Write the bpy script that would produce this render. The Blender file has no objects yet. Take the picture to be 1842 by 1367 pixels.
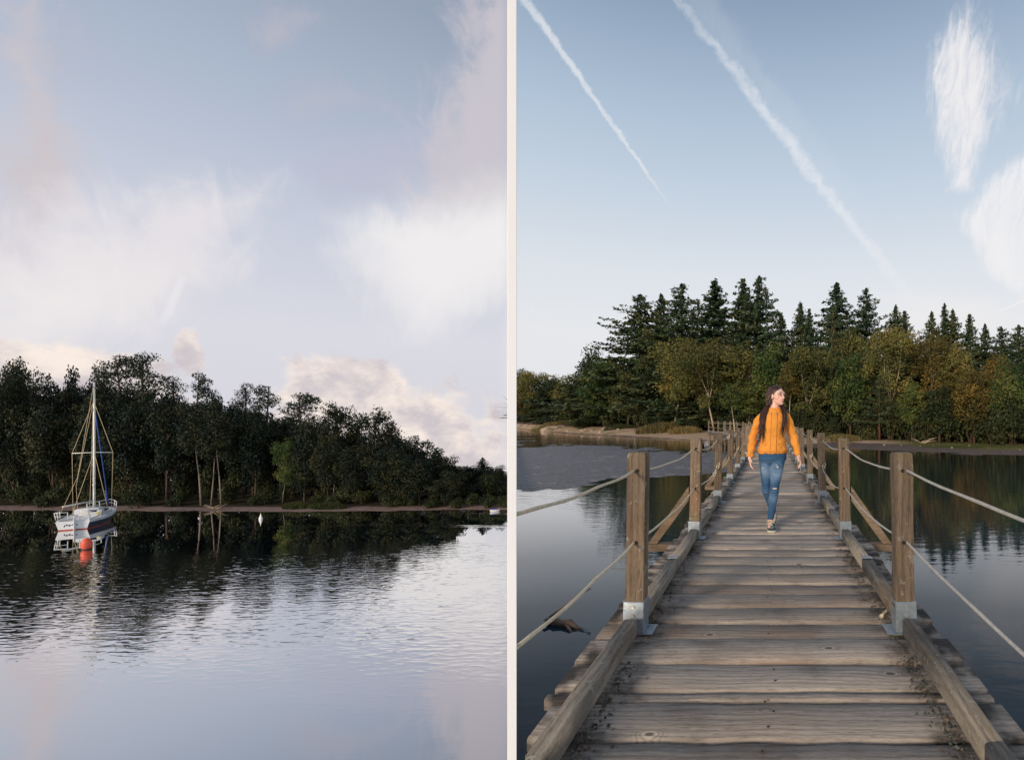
import bpy, bmesh, math, random
import numpy as np
from mathutils import Vector, Matrix

R = math.radians
scene = bpy.context.scene
COL = scene.collection
rng = np.random.default_rng(7)
random.seed(7)

# ------------------------------------------------------------------ camera
CAM_Z = 1.25          # eye height above the deck of the footbridge
F, CX, CY = 911.0, 1385.0, 756.0
cam_d = bpy.data.cameras.new("camera")
cam = bpy.data.objects.new("camera", cam_d)
COL.objects.link(cam)
cam.location = (0, 0, CAM_Z)
cam.rotation_euler = (R(90), 0, 0)
cam_d.sensor_width = 36.0
cam_d.sensor_fit = 'HORIZONTAL'
cam_d.lens = 36.0 * F / 1842.0
cam_d.shift_x = (921.0 - CX) / 1842.0
cam_d.shift_y = (CY - 683.5) / 1842.0
cam_d.clip_start = 0.05
cam_d.clip_end = 3000
scene.camera = cam

# ------------------------------------------------------------------ node expressions
def lin(r, g, b):
    f = lambda c: (c / 255.0) / 12.92 if c / 255.0 <= 0.04045 else ((c / 255.0 + 0.055) / 1.055) ** 2.4
    return (f(r), f(g), f(b), 1.0)

class NT:
    """short-hand for building node trees"""
    def __init__(self, tree):
        self.t = tree
    def new(self, kind, **kw):
        n = self.t.nodes.new(kind)
        for k, v in kw.items():
            setattr(n, k, v)
        return n
    def put(self, sock, v):
        if isinstance(v, X): v = v.s
        if isinstance(v, bpy.types.NodeSocket):
            self.t.links.new(v, sock)
        elif v is not None:
            sock.default_value = v
    def m(self, op, *a, clamp=False):
        n = self.new('ShaderNodeMath', operation=op, use_clamp=clamp)
        for i, v in enumerate(a): self.put(n.inputs[i], v)
        return X(self, n.outputs[0])
    def noise(self, vec, scale=5, detail=3, rough=0.5, dist=0.0, col=False, w=None):
        n = self.new('ShaderNodeTexNoise')
        self.put(n.inputs['Vector'], vec)
        n.inputs['Scale'].default_value = scale
        n.inputs['Detail'].default_value = detail
        n.inputs['Roughness'].default_value = rough
        n.inputs['Distortion'].default_value = dist
        return X(self, n.outputs['Color' if col else 'Fac'])
    def mapping(self, vec, scale=(1, 1, 1), loc=(0, 0, 0), rot=(0, 0, 0)):
        n = self.new('ShaderNodeMapping')
        self.put(n.inputs['Vector'], vec)
        n.inputs['Scale'].default_value = scale
        n.inputs['Location'].default_value = loc
        n.inputs['Rotation'].default_value = rot
        return X(self, n.outputs[0])
    def mix(self, fac, a, b, blend='MIX'):
        n = self.new('ShaderNodeMix', data_type='RGBA', blend_type=blend)
        self.put(n.inputs[0], fac); self.put(n.inputs[6], a); self.put(n.inputs[7], b)
        return X(self, n.outputs[2])
    def ramp(self, fac, stops, interp='LINEAR'):
        n = self.new('ShaderNodeValToRGB')
        cr = n.color_ramp; cr.interpolation = interp
        while len(cr.elements) < len(stops): cr.elements.new(0.5)
        for e, (p, c) in zip(cr.elements, stops):
            e.position = p
            e.color = c if hasattr(c, '__len__') else (c, c, c, 1)
        self.put(n.inputs[0], fac)
        return X(self, n.outputs[0])
    def smooth(self, v, lo, hi, a=0.0, b=1.0):
        n = self.new('ShaderNodeMapRange', interpolation_type='SMOOTHSTEP')
        self.put(n.inputs[0], v)
        for i, q in enumerate((lo, hi, a, b)): self.put(n.inputs[i + 1], q)
        return X(self, n.outputs[0])
    def sep(self, v):
        n = self.new('ShaderNodeSeparateXYZ'); self.put(n.inputs[0], v)
        return [X(self, o) for o in n.outputs]
    def comb(self, a, b, c):
        n = self.new('ShaderNodeCombineXYZ')
        for i, v in enumerate((a, b, c)): self.put(n.inputs[i], v)
        return X(self, n.outputs[0])
    def vm(self, op, a, b=None):
        n = self.new('ShaderNodeVectorMath', operation=op)
        self.put(n.inputs[0], a)
        if b is not None:
            if op == 'SCALE': self.put(n.inputs[3], b)
            else: self.put(n.inputs[1], b)
        return X(self, n.outputs['Value' if op in ('DOT_PRODUCT', 'LENGTH') else 'Vector'])
    def coord(self, which='Object'):
        return X(self, self.new('ShaderNodeTexCoord').outputs[which])
    def pos(self):
        return X(self, self.new('ShaderNodeNewGeometry').outputs['Position'])
    def orand(self):
        return X(self, self.new('ShaderNodeObjectInfo').outputs['Random'])
    def attr(self, name):
        n = self.new('ShaderNodeAttribute', attribute_name=name)
        return X(self, n.outputs['Fac'])
    def bump(self, h, strength=0.3, dist=0.02):
        n = self.new('ShaderNodeBump')
        n.inputs['Distance'].default_value = dist
        self.put(n.inputs['Strength'], strength); self.put(n.inputs['Height'], h)
        return X(self, n.outputs[0])

class X:
    def __init__(self, nt, s): self.nt, self.s = nt, s
    def __add__(self, o): return self.nt.m('ADD', self, o)
    __radd__ = __add__
    def __sub__(self, o): return self.nt.m('SUBTRACT', self, o)
    def __rsub__(self, o): return self.nt.m('SUBTRACT', o, self)
    def __mul__(self, o): return self.nt.m('MULTIPLY', self, o)
    __rmul__ = __mul__
    def __truediv__(self, o): return self.nt.m('DIVIDE', self, o)

# ------------------------------------------------------------------ sky and sun
SUN_EL, SUN_AZ = 17.0, -154.0        # degrees; azimuth clockwise from +Y (the view direction)
SUN = Vector((math.sin(R(SUN_AZ)) * math.cos(R(SUN_EL)), math.cos(R(SUN_AZ)) * math.cos(R(SUN_EL)), math.sin(R(SUN_EL))))

def az_el(x, y):
    """photo position -> direction of the sky, azimuth and elevation in degrees"""
    d = Vector(((x - CX) / F, 1.0, (CY - y) / F)).normalized()
    return math.degrees(math.atan2(d.x, d.y)), math.degrees(math.asin(d.z))

world = bpy.data.worlds.new("World")
scene.world = world
world.use_nodes = True
wt = world.node_tree
for n in list(wt.nodes): wt.nodes.remove(n)
w = NT(wt)
SKY_STRENGTH = 0.10
direction = w.coord('Generated')
dx, dy, dz = w.sep(direction)
sky = w.new('ShaderNodeTexSky', sky_type='NISHITA')
sky.sun_disc = False
sky.sun_elevation = R(SUN_EL)
sky.sun_rotation = R(SUN_AZ)
sky.altitude = 100
sky.air_density = 1.0
sky.dust_density = 1.6
sky.ozone_density = 2.2
w.put(sky.inputs['Vector'], w.comb(dx, dy, w.m('MAXIMUM', dz, 0.03)))

AZ = w.m('ARCTAN2', dx, dy) * 57.29578
EL = w.m('ARCSINE', dz) * 57.29578
nz = w.noise(direction, 5.0, 5, 0.55, col=True)
nzx, nzy, nzz = w.sep(nz)
wisp = w.noise(w.mapping(direction, (3.0, 3.0, 9.0), rot=(0, R(38), 0)), 3.0, 6, 0.62, 0.6)
wisp2 = w.noise(w.mapping(direction, (18.0, 6.0, 3.2), rot=(0, R(-14), 0)), 2.2, 6, 0.65, 0.5)
AZw = AZ + (nzx - 0.5) * 12.0
ELw = EL + (nzy - 0.5) * 9.0

def blob(c, ax, ay, soft=1.0, warp=1.0, tex=None, amt=0.0):
    """soft elliptical cloud: centre and the ends of its two half axes"""
    c0, a0, b0 = az_el(*c), az_el(*ax), az_el(*ay)
    M = np.linalg.inv(np.array([[a0[0] - c0[0], b0[0] - c0[0]], [a0[1] - c0[1], b0[1] - c0[1]]]))
    A = AZ + (nzx - 0.5) * (12.0 * warp); E = EL + (nzy - 0.5) * (9.0 * warp)
    du, dv = A - c0[0], E - c0[1]
    p = du * float(M[0, 0]) + dv * float(M[0, 1])
    q = du * float(M[1, 0]) + dv * float(M[1, 1])
    r = w.m('SQRT', p * p + q * q)
    if tex is not None: r = r + (tex - 0.5) * amt
    return w.smooth(r, 1.0 + 0.35 * soft, 1.0 - 0.65 * soft)

fine = w.noise(direction, 16.0, 5, 0.6, col=True)
fine_x = w.sep(fine)[0]
dwarp = w.vm('ADD', direction, w.vm('ADD', w.vm('SCALE', w.vm('SUBTRACT', nz, (0.5, 0.5, 0.5)), 0.10), w.vm('SCALE', w.vm('SUBTRACT', fine, (0.5, 0.5, 0.5)), 0.05)))
dfine = w.vm('ADD', direction, w.vm('ADD', w.vm('SCALE', w.vm('SUBTRACT', nz, (0.5, 0.5, 0.5)), 0.035), w.vm('SCALE', w.vm('SUBTRACT', fine, (0.5, 0.5, 0.5)), 0.035)))

def poly(pts, soft, d=None, tex=None, amt=0.0):
    """convex patch of cloud bounded by great circles; soft and amt in degrees"""
    d = d or dwarp
    D_ = [Vector(((x - CX) / F, 1.0, (CY - y) / F)).normalized() for x, y in pts]
    c = sum(D_, Vector()).normalized()
    out = None
    for i in range(len(D_)):
        n = D_[i].cross(D_[(i + 1) % len(D_)]).normalized()
        if n.dot(c) < 0: n = -n
        v = w.vm('DOT_PRODUCT', d, tuple(n)) * 57.3
        out = v if out is None else w.m('MINIMUM', out, v)
    if tex is not None: out = out + (tex - 0.5) * amt
    return w.smooth(out, -soft * 0.6, soft)

def trail(p0, p1, w0, w1, rag=0.0):
    """contrail along the great circle through two sky directions; half widths in degrees"""
    d = [Vector(((x - CX) / F, 1.0, (CY - y) / F)).normalized() for x, y in (p0, p1)]
    n = d[0].cross(d[1]).normalized()
    t = (d[1] - d[0].dot(d[1]) * d[0]).normalized()
    L = d[0].angle(d[1])
    off = w.m('ARCSINE', w.vm('DOT_PRODUCT', direction, tuple(n))) * 57.29578
    s = w.m('ARCTAN2', w.vm('DOT_PRODUCT', direction, tuple(t)), w.vm('DOT_PRODUCT', direction, tuple(d[0]))) / L
    return off, s

def fade(v, a, b, c, d):
    return w.smooth(v, a, b) * w.smooth(v, d, c)

def k(r, g, b, f=1.0):
    c = lin(r, g, b); q = f / SKY_STRENGTH
    return (c[0] * q, c[1] * q, c[2] * q, 1)

EDGE = az_el(921, 600)[0]
west = w.smooth(AZ, EDGE + 1.0, EDGE - 1.3)          # the bank of cloud over the lower lake ends in a clear edge
col = X(w, sky.outputs[0])
# thin high veil, paler towards the horizon
veil = w.ramp((EL + 12.0) / 90.0, [(0.0, 1.0), (0.16, 0.97), (0.26, 0.94), (0.5, 0.9), (0.62, 0.86), (1.0, 0.8)])
veilcol = w.ramp((EL + 12.0) / 90.0, [(0.0, k(225, 223, 226)), (0.24, k(234, 235, 238)), (0.31, k(226, 231, 237)), (0.40, k(203, 216, 230)), (0.47, k(184, 202, 221)), (0.54, k(160, 180, 203)), (0.60, k(136, 157, 182)), (0.68, k(116, 138, 164)), (0.78, k(104, 126, 154)), (1.0, k(90, 114, 148))])
col = w.mix(w.m('MULTIPLY', veil, 1.0), col, veilcol)
col = w.mix(west * 0.85, col, w.ramp((EL + 12.0) / 60.0, [(0.0, k(208, 203, 210)), (0.32, k(216, 216, 226)), (0.45, k(198, 203, 219)), (0.60, k(172, 183, 203)), (0.76, k(148, 160, 180)), (1.0, k(134, 146, 166))]))
# west: broad pinkish veils
pink, white, warm = k(194, 186, 193), k(229, 226, 230), k(253, 238, 226)
def layer(mask, colour, amount=1.0):
    global col
    col = w.mix(mask * amount, col, colour)
feather = w.noise(w.mapping(direction, (9.0, 9.0, 3.4), rot=(R(20), R(30), R(10))), 2.4, 7, 0.66, 1.0)
layer(poly([(-60, 70), (80, 40), (125, 240), (130, 470), (-60, 500)], 2.4, dwarp, feather, 6.5) * west, k(206, 197, 201), 0.9)
layer(poly([(60, 100), (150, 70), (215, 125), (100, 180)], 2.6, dwarp, feather, 5.0) * west, k(186, 184, 196), 0.55)
layer(poly([(-60, 365), (190, 350), (470, 335), (430, 480), (330, 590), (120, 650), (-60, 660)], 2.8, dwarp, feather, 6.5) * west, k(228, 224, 229), 1.0)
layer(poly([(-60, 470), (200, 430), (330, 480), (260, 600), (-60, 650)], 4.0, dwarp, feather, 5.0) * west, k(238, 234, 234), 0.95)
layer(poly([(535, 260), (720, 215), (880, 200), (800, 330), (600, 370)], 2.6, dwarp, feather, 6.0) * west, k(190, 190, 208), 0.6)
layer(poly([(700, 440), (790, 150), (860, -60), (1000, -60), (1000, 480)], 2.6, dwarp, feather, 7.5) * west, k(206, 199, 206), 0.85)
layer(poly([(538, 386), (690, 384), (800, 310), (1000, 200), (1000, 480), (800, 600), (738, 615), (640, 520)], 2.2, dfine, feather, 4.5) * west, k(229, 227, 231), 0.95)
layer(poly([(620, 405), (760, 365), (1000, 310), (1000, 470), (760, 590)], 3.6, dfine, feather, 2.0) * west, k(241, 239, 239), 0.9)
layer(poly([(455, 10), (540, -12), (560, 5), (500, 55), (450, 60)], 0.9, dwarp, feather, 2.6) * west, k(190, 186, 196), 0.6)
layer(poly([(500, 150), (610, 115), (720, 165), (540, 200)], 1.4, dwarp, feather, 4.0) * west, k(184, 186, 200), 0.6)
off, s = trail((294, 586), (331, 498), 0.1, 0.1)
layer(w.smooth(w.m('ABSOLUTE', off + (fine_x - 0.5) * 0.5), 0.34, 0.05) * fade(s, -0.1, 0.25, 0.8, 1.1) * west, k(244, 242, 242), 0.35)
# west: low cumulus bank
puff = w.noise(direction, 13.0, 8, 0.62, 0.3)
puff2 = w.noise(w.mapping(direction, (1, 1, 1.6), loc=(0.021, 0.0, 0.035)), 13.0, 8, 0.62, 0.3)
bank = w.m('MAXIMUM', blob((90, 700), (330, 700), (90, 600), 0.30, 0.5, puff, 2.0), blob((720, 790), (470, 760), (700, 660), 0.30, 0.45, puff, 1.7))
bank = w.m('MAXIMUM', bank, w.m('MAXIMUM', blob((362, 630), (392, 640), (362, 588), 0.6, 0.4, puff, 2.4), blob((610, 690), (500, 690), (600, 640), 0.4, 0.4, puff, 1.8)))
bank = w.m('MAXIMUM', bank, w.smooth(EL, -3.0, -7.0)) * west
lit = w.smooth(puff - puff2 + (EL + 3.0) * 0.010, -0.16, 0.24)
layer(bank, w.mix(lit, k(204, 195, 200), warm), 0.9)
# east: contrails
off, s = trail((945, 0), (1205, 370), 0.5, 0.2)
edge = w.noise(direction, 60.0, 4, 0.7)
o1 = w.m('ABSOLUTE', off + (edge - 0.5) * 0.85) / (s * -0.26 + 0.40)
layer(w.smooth(o1, 1.25, 0.25) * fade(s, -0.6, -0.1, 0.75, 1.05) * w.smooth(edge, 0.15, 0.6, 0.55, 1.0), k(228, 231, 236), 0.75)
off, s = trail((1235, 20), (1632, 530), 0.5, 0.2)
edge2 = w.noise(direction, 26.0, 5, 0.68)
o2 = w.m('ABSOLUTE', off + (edge2 - 0.5) * 2.0 + (edge - 0.5) * 0.9) / (fade(s, -0.3, 0.5, 0.8, 1.3) * 0.40 + 0.30)
layer(w.smooth(o2, 1.35, 0.1) * fade(s, -0.4, 0.45, 0.9, 1.15) * w.smooth(edge, 0.2, 0.65, 0.5, 1.0), k(230, 233, 238), 0.72)
layer(w.smooth(w.m('ABSOLUTE', off + 1.2 + (edge2 - 0.5) * 4.0), 2.0, 0.0) * fade(s, -0.2, 0.1, 0.5, 0.9) * wisp2, k(226, 230, 236), 0.25)
off, s = trail((1795, 562), (1860, 532), 0.1, 0.1)
layer(w.smooth(w.m('ABSOLUTE', off + (edge - 0.5) * 0.2), 0.14, 0.03) * fade(s, -0.1, 0.1, 2.0, 4.0), k(245, 240, 238), 0.8)
# east: ice clouds with combed edges
comb_ = w.noise(w.mapping(direction, (26.0, 8.0, 5.0), rot=(0, R(-20), 0)), 2.0, 6, 0.68, 0.8)
fibre = w.noise(w.mapping(direction, (30.0, 10.0, 6.0), rot=(0, R(-24), 0)), 2.0, 7, 0.7, 1.2)
layer(poly([(1700, -60), (1735, 0), (1690, 80), (1735, 310), (1800, 215), (1880, 150), (1960, -60)], 2.0, dfine, fibre, 4.0) * w.smooth(fibre, 0.28, 0.68, 0.15, 1.0), k(214, 217, 226), 0.9)
layer(poly([(1728, 30), (1672, 92), (1682, 170), (1706, 345), (1738, 345), (1780, 240), (1772, 110)], 1.2, dfine, fibre, 2.0) * w.smooth(fibre, 0.3, 0.62, 0.5, 1.0), k(239, 237, 239), 0.92)
layer(poly([(1724, 392), (1790, 318), (1900, 230), (1900, 580), (1842, 535), (1778, 490)], 1.2, dfine, comb_, 2.6) * w.smooth(comb_, 0.24, 0.6, 0.45, 1.0), k(240, 239, 241), 0.95)
layer(blob((1700, 570), (1850, 590), (1700, 520), 1.2, 0.5, wisp, 1.0), k(238, 236, 236), 0.7)
# the rest of the sky carries the same thin cirrus
behind = w.smooth(w.m('ABSOLUTE', AZ), 62, 85)
layer(w.smooth(wisp, 0.45, 0.75) * behind * w.smooth(EL, -2, 10), white, 0.6)
bg = w.new('ShaderNodeBackground')
w.put(bg.inputs['Color'], col)
bg.inputs['Strength'].default_value = SKY_STRENGTH
wo = w.new('ShaderNodeOutputWorld')
wt.links.new(bg.outputs[0], wo.inputs['Surface'])
world.cycles.sampling_method = 'MANUAL'
world.cycles.sample_map_resolution = 512

sun_d = bpy.data.lights.new("sun", 'SUN')
sun_d.energy = 2.8
sun_d.angle = R(13.0)
sun_d.color = (1.0, 0.84, 0.65)
sun = bpy.data.objects.new("sun", sun_d)
COL.objects.link(sun)
sun.rotation_euler = (-SUN).to_track_quat('-Z', 'Y').to_euler()

vs = scene.view_settings
vs.view_transform = 'Standard'; vs.look = 'None'
vs.exposure = 0.0; vs.gamma = 1.0
vs.use_curve_mapping = False
scene.cycles.max_bounces = 8
scene.cycles.transparent_max_bounces = 6

# ------------------------------------------------------------------ object helpers
def link(name, mesh, mat=None, parent=None, loc=None):
    o = bpy.data.objects.new(name, mesh)
    COL.objects.link(o)
    if mat is not None and not mesh.materials: mesh.materials.append(mat)
    if parent is not None: o.parent = parent
    if loc is not None: o.location = loc
    return o

def empty(name, loc=(0, 0, 0), rz=0.0):
    o = bpy.data.objects.new(name, None)
    COL.objects.link(o); o.location = loc; o.rotation_euler = (0, 0, rz)
    o.empty_display_size = 0.2
    return o

def tag(o, label=None, cat=None, group=None, kind=None):
    if label: o['label'] = label
    if cat: o['category'] = cat
    if group: o['group'] = group
    if kind: o['kind'] = kind
    return o

def mesh_np(name, V, Fq, smooth=False):
    """mesh from vertex array and list/array of faces of one size"""
    V = np.asarray(V, dtype=np.float32); Fq = np.asarray(Fq, dtype=np.int32)
    me = bpy.data.meshes.new(name)
    me.vertices.add(len(V)); me.vertices.foreach_set('co', V.ravel())
    k_ = Fq.shape[1]
    me.loops.add(Fq.size); me.loops.foreach_set('vertex_index', Fq.ravel())
    me.polygons.add(len(Fq))
    me.polygons.foreach_set('loop_start', np.arange(0, Fq.size, k_, dtype=np.int32))
    me.polygons.foreach_set('loop_total', np.full(len(Fq), k_, dtype=np.int32))
    if smooth: me.polygons.foreach_set('use_smooth', np.ones(len(Fq), dtype=bool))
    me.update(calc_edges=True); me.validate()
    return me

def bm_mesh(bm, name, smooth=False):
    me = bpy.data.meshes.new(name)
    bmesh.ops.recalc_face_normals(bm, faces=bm.faces)
    bm.to_mesh(me); bm.free()
    if smooth: me.polygons.foreach_set('use_smooth', np.ones(len(me.polygons), dtype=bool))
    return me

def box(bm, x0, x1, y0, y1, z0, z1, M=None):
    vs_ = [bm.verts.new((x, y, z)) for z in (z0, z1) for y in (y0, y1) for x in (x0, x1)]
    for f in ((0, 2, 3, 1), (4, 5, 7, 6), (0, 1, 5, 4), (2, 6, 7, 3), (0, 4, 6, 2), (1, 3, 7, 5)):
        bm.faces.new([vs_[i] for i in f])
    if M is not None:
        for v in vs_: v.co = M @ v.co
    return vs_

def bevel(bm, w_, seg=1):
    bmesh.ops.bevel(bm, geom=bm.edges[:], offset=w_, segments=seg, affect='EDGES', profile=0.6)

def tube(bm, pts, rad, n=8, cap=True):
    """tube through points; rad is a number or one per point"""
    pts = [Vector(p) for p in pts]
    rr = rad if hasattr(rad, '__len__') else [rad] * len(pts)
    rings = []
    a = None
    for i, p in enumerate(pts):
        t = (pts[min(i + 1, len(pts) - 1)] - pts[max(i - 1, 0)]).normalized()
        if a is None: a = t.cross(Vector((0, 0, 1)) if abs(t.z) < 0.95 else Vector((1, 0, 0)))
        a = (a - t * a.dot(t)).normalized()          # carried along without twisting
        b = t.cross(a).normalized()
        rings.append([bm.verts.new(p + (a * math.cos(2 * math.pi * j / n) + b * math.sin(2 * math.pi * j / n)) * rr[i]) for j in range(n)])
    for r0, r1 in zip(rings, rings[1:]):
        for j in range(n):
            bm.faces.new((r0[j], r0[(j + 1) % n], r1[(j + 1) % n], r1[j]))
    if cap:
        bm.faces.new(rings[0][::-1]); bm.faces.new(rings[-1])

def loft(bm, secs, n=20, cap=True):
    """secs: (centre, rx, ry[, normal axis matrix]); elliptical rings in xy unless a 3x3 is given"""
    rings = []
    for s in secs:
        c, rx, ry = Vector(s[0]), s[1], s[2]
        M = s[3] if len(s) > 3 else Matrix.Identity(3)
        p = s[4] if len(s) > 4 else 2.0
        ring = []
        for j in range(n):
            a = 2 * math.pi * j / n
            ca, sa = math.cos(a), math.sin(a)
            e = (abs(ca) ** p + abs(sa) ** p) ** (-1.0 / p)
            ring.append(bm.verts.new(c + M @ Vector((rx * ca * e, ry * sa * e, 0))))
        rings.append(ring)
    for r0, r1 in zip(rings, rings[1:]):
        for j in range(n):
            bm.faces.new((r0[j], r0[(j + 1) % n], r1[(j + 1) % n], r1[j]))
    if cap:
        bm.faces.new(rings[0][::-1]); bm.faces.new(rings[-1])
    return rings

def ball(bm, c, r, seg=16, M=None):
    """ellipsoid; r is a 3-tuple"""
    res = bmesh.ops.create_uvsphere(bm, u_segments=seg, v_segments=max(6, seg // 2), radius=1.0)
    for v in res['verts']:
        q = Vector((v.co.x * r[0], v.co.y * r[1], v.co.z * r[2]))
        if M is not None: q = M @ q
        v.co = q + Vector(c)

def fused(bm, name, voxel, smooth_it=2, subsurf=0):
    """one continuous skin out of overlapping closed shapes"""
    me = bm_mesh(bm, name)
    o = bpy.data.objects.new(name + '_tmp', me); COL.objects.link(o)
    m = o.modifiers.new('r', 'REMESH'); m.mode = 'VOXEL'; m.voxel_size = voxel
    if smooth_it:
        s = o.modifiers.new('s', 'SMOOTH'); s.factor = 0.5; s.iterations = smooth_it
    dg = bpy.context.evaluated_depsgraph_get(); dg.update()
    out = bpy.data.meshes.new_from_object(o.evaluated_get(dg))
    out.name = name
    bpy.data.objects.remove(o); bpy.data.meshes.remove(me)
    out.polygons.foreach_set('use_smooth', np.ones(len(out.polygons), dtype=bool))
    return out

# ------------------------------------------------------------------ materials
def mat(name):
    m = bpy.data.materials.new(name); m.use_nodes = True
    t = m.node_tree
    for n in list(t.nodes): t.nodes.remove(n)
    q = NT(t)
    b = q.new('ShaderNodeBsdfPrincipled')
    o = q.new('ShaderNodeOutputMaterial')
    t.links.new(b.outputs[0], o.inputs['Surface'])
    return m, q, b, o

def simple(name, c, rough=0.6, metal=0.0, var=0.15, scale=8.0, bump=0.0, spec=0.4):
    m, q, b, o = mat(name)
    v = q.coord('Object')
    n = q.noise(v, scale, 5, 0.6)
    lo = tuple(x * (1 - var) for x in c[:3]) + (1,); hi = tuple(min(1, x * (1 + var)) for x in c[:3]) + (1,)
    q.put(b.inputs['Base Color'], q.ramp(n, [(0.3, lo), (0.7, hi)]))
    b.inputs['Roughness'].default_value = rough
    b.inputs['Metallic'].default_value = metal
    b.inputs['Specular IOR Level'].default_value = spec
    if bump: q.put(b.inputs['Normal'], q.bump(q.noise(v, scale * 4, 4, 0.6), bump, 0.01))
    return m

def wood(name, axis, c0, c1, dark, moss=0.0, ends=None, knots=True):
    """weathered timber, grain along the axis; every piece is shifted through the pattern by its own random number"""
    m, q, b, o = mat(name)
    v = q.coord('Object')
    rnd = q.orand()
    sh = q.comb(rnd * 37.0, rnd * 91.0, rnd * 53.0)
    p = q.vm('ADD', v, sh)
    st = {'X': (0.7, 9.0, 9.0), 'Y': (9.0, 0.7, 9.0), 'Z': (9.0, 9.0, 0.7)}[axis]
    g1 = q.noise(q.mapping(p, st), 2.6, 6, 0.62, 0.7)
    g2 = q.noise(q.mapping(p, tuple(s * 3.5 for s in st)), 5.0, 4, 0.6, 0.3)
    patch = q.noise(p, 2.3, 4, 0.6)
    wv = q.new('ShaderNodeTexWave', wave_type='BANDS', bands_direction={'X': 'Y', 'Y': 'X', 'Z': 'X'}[axis])
    q.put(wv.inputs['Vector'], q.mapping(p, tuple(0.35 if s < 1 else 1.0 for s in st)))
    wv.inputs['Scale'].default_value = 9.0; wv.inputs['Distortion'].default_value = 7.0
    wv.inputs['Detail'].default_value = 3.0; wv.inputs['Detail Scale'].default_value = 0.6
    rings = X(q, wv.outputs['Fac'])
    col = q.ramp(g1, [(0.28, c0), (0.72, c1)])
    col = q.mix(q.smooth(rings, 0.35, 1.0) * 0.28, col, dark)
    col = q.mix(q.smooth(g2, 0.55, 0.68) * 0.5, col, dark)
    g3 = q.noise(q.mapping(p, tuple(s * 7 for s in st)), 6.0, 3, 0.6)
    col = q.mix(q.smooth(g3, 0.45, 0.75) * 0.4, col, dark)
    col = q.mix(q.smooth(patch, 0.52, 0.75) * 0.5, col, dark)
    col = q.mix(q.smooth(q.noise(p, 1.2, 3), 0.5, 0.8) * 0.35, col, lin(150, 108, 72))
    hgt = g1 * 0.6 + g2 * 0.5
    if knots:
        vo = q.new('ShaderNodeTexVoronoi'); vo.inputs['Scale'].default_value = 1.0
        ks = {'X': (2.9, 4.6, 3.0), 'Y': (4.6, 2.9, 3.0), 'Z': (7.5, 5.0, 3.6)}[axis]
        q.put(vo.inputs['Vector'], q.mapping(p, ks))
        kd = X(q, vo.outputs['Distance']) + q.smooth(X(q, vo.outputs['Color']), 0.42, 0.36)
        ring = q.smooth(kd, 0.13, 0.10) * q.smooth(kd, 0.06, 0.085)
        core = q.smooth(kd, 0.085, 0.05)
        col = q.mix(ring * 0.40, col, tuple(min(1, x * 1.1) for x in c1[:3]) + (1,))
        col = q.mix(core * 0.75, col, tuple(x * 0.8 for x in dark[:3]) + (1,))
        col = q.mix(q.smooth(q.m('SINE', kd * 120.0), 0.2, 0.9) * q.smooth(kd, 0.26, 0.15) * 0.35, col, dark)
    if moss:
        nn = q.noise(p, 14.0, 5, 0.7)
        col = q.mix(q.smooth(nn, 0.58, 0.68) * moss, col, lin(122, 116, 62))
        nn2 = q.noise(p, 22.0, 4, 0.6)
        col = q.mix(q.smooth(nn2, 0.6, 0.66) * moss, col, lin(160, 160, 150))
    if ends is not None:
        ex = q.m('ABSOLUTE', q.sep(v)[0])
        e = q.smooth(ex + (q.noise(p, 9.0, 4, 0.65) - 0.5) * 0.55, ends - 0.20, ends + 0.1)
        col = q.mix(e * q.smooth(q.noise(p, 6.0, 4), 0.35, 0.6) * 0.9, col, lin(34, 32, 32))
    tone = rnd * 0.5 + 0.75
    col = q.mix(1.0, col, q.comb(tone, tone, tone), 'MULTIPLY')
    q.put(b.inputs['Base Color'], col)
    b.inputs['Roughness'].default_value = 0.85
    b.inputs['Specular IOR Level'].default_value = 0.25
    q.put(b.inputs['Normal'], q.bump(hgt, 0.75, 0.014))
    return m

def leaf(name, dark, light, autumn=None, trans=0.3):
    m, q, b, o = mat(name)
    t = q.attr('tint')
    rnd = q.orand()
    n = q.noise(q.coord('Object'), 0.6, 3)
    f = t * 0.55 + n * 0.45 + (rnd - 0.5) * 0.3
    col = q.ramp(f, [(0.2, dark), (0.8, light)])
    if autumn is not None:
        col = q.mix(q.smooth(t * 0.5 + q.noise(q.coord('Object'), 0.35, 3) * 0.6 + rnd * 0.25, 0.66, 1.05), col, autumn)
    q.put(b.inputs['Base Color'], col)
    b.inputs['Roughness'].default_value = 0.6
    b.inputs['Specular IOR Level'].default_value = 0.2
    tr = q.new('ShaderNodeBsdfTranslucent'); q.put(tr.inputs['Color'], col)
    mx = q.new('ShaderNodeMixShader'); mx.inputs[0].default_value = trans
    q.t.links.new(b.outputs[0], mx.inputs[1]); q.t.links.new(tr.outputs[0], mx.inputs[2])
    q.t.links.new(mx.outputs[0], o.inputs['Surface'])
    return m

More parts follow.
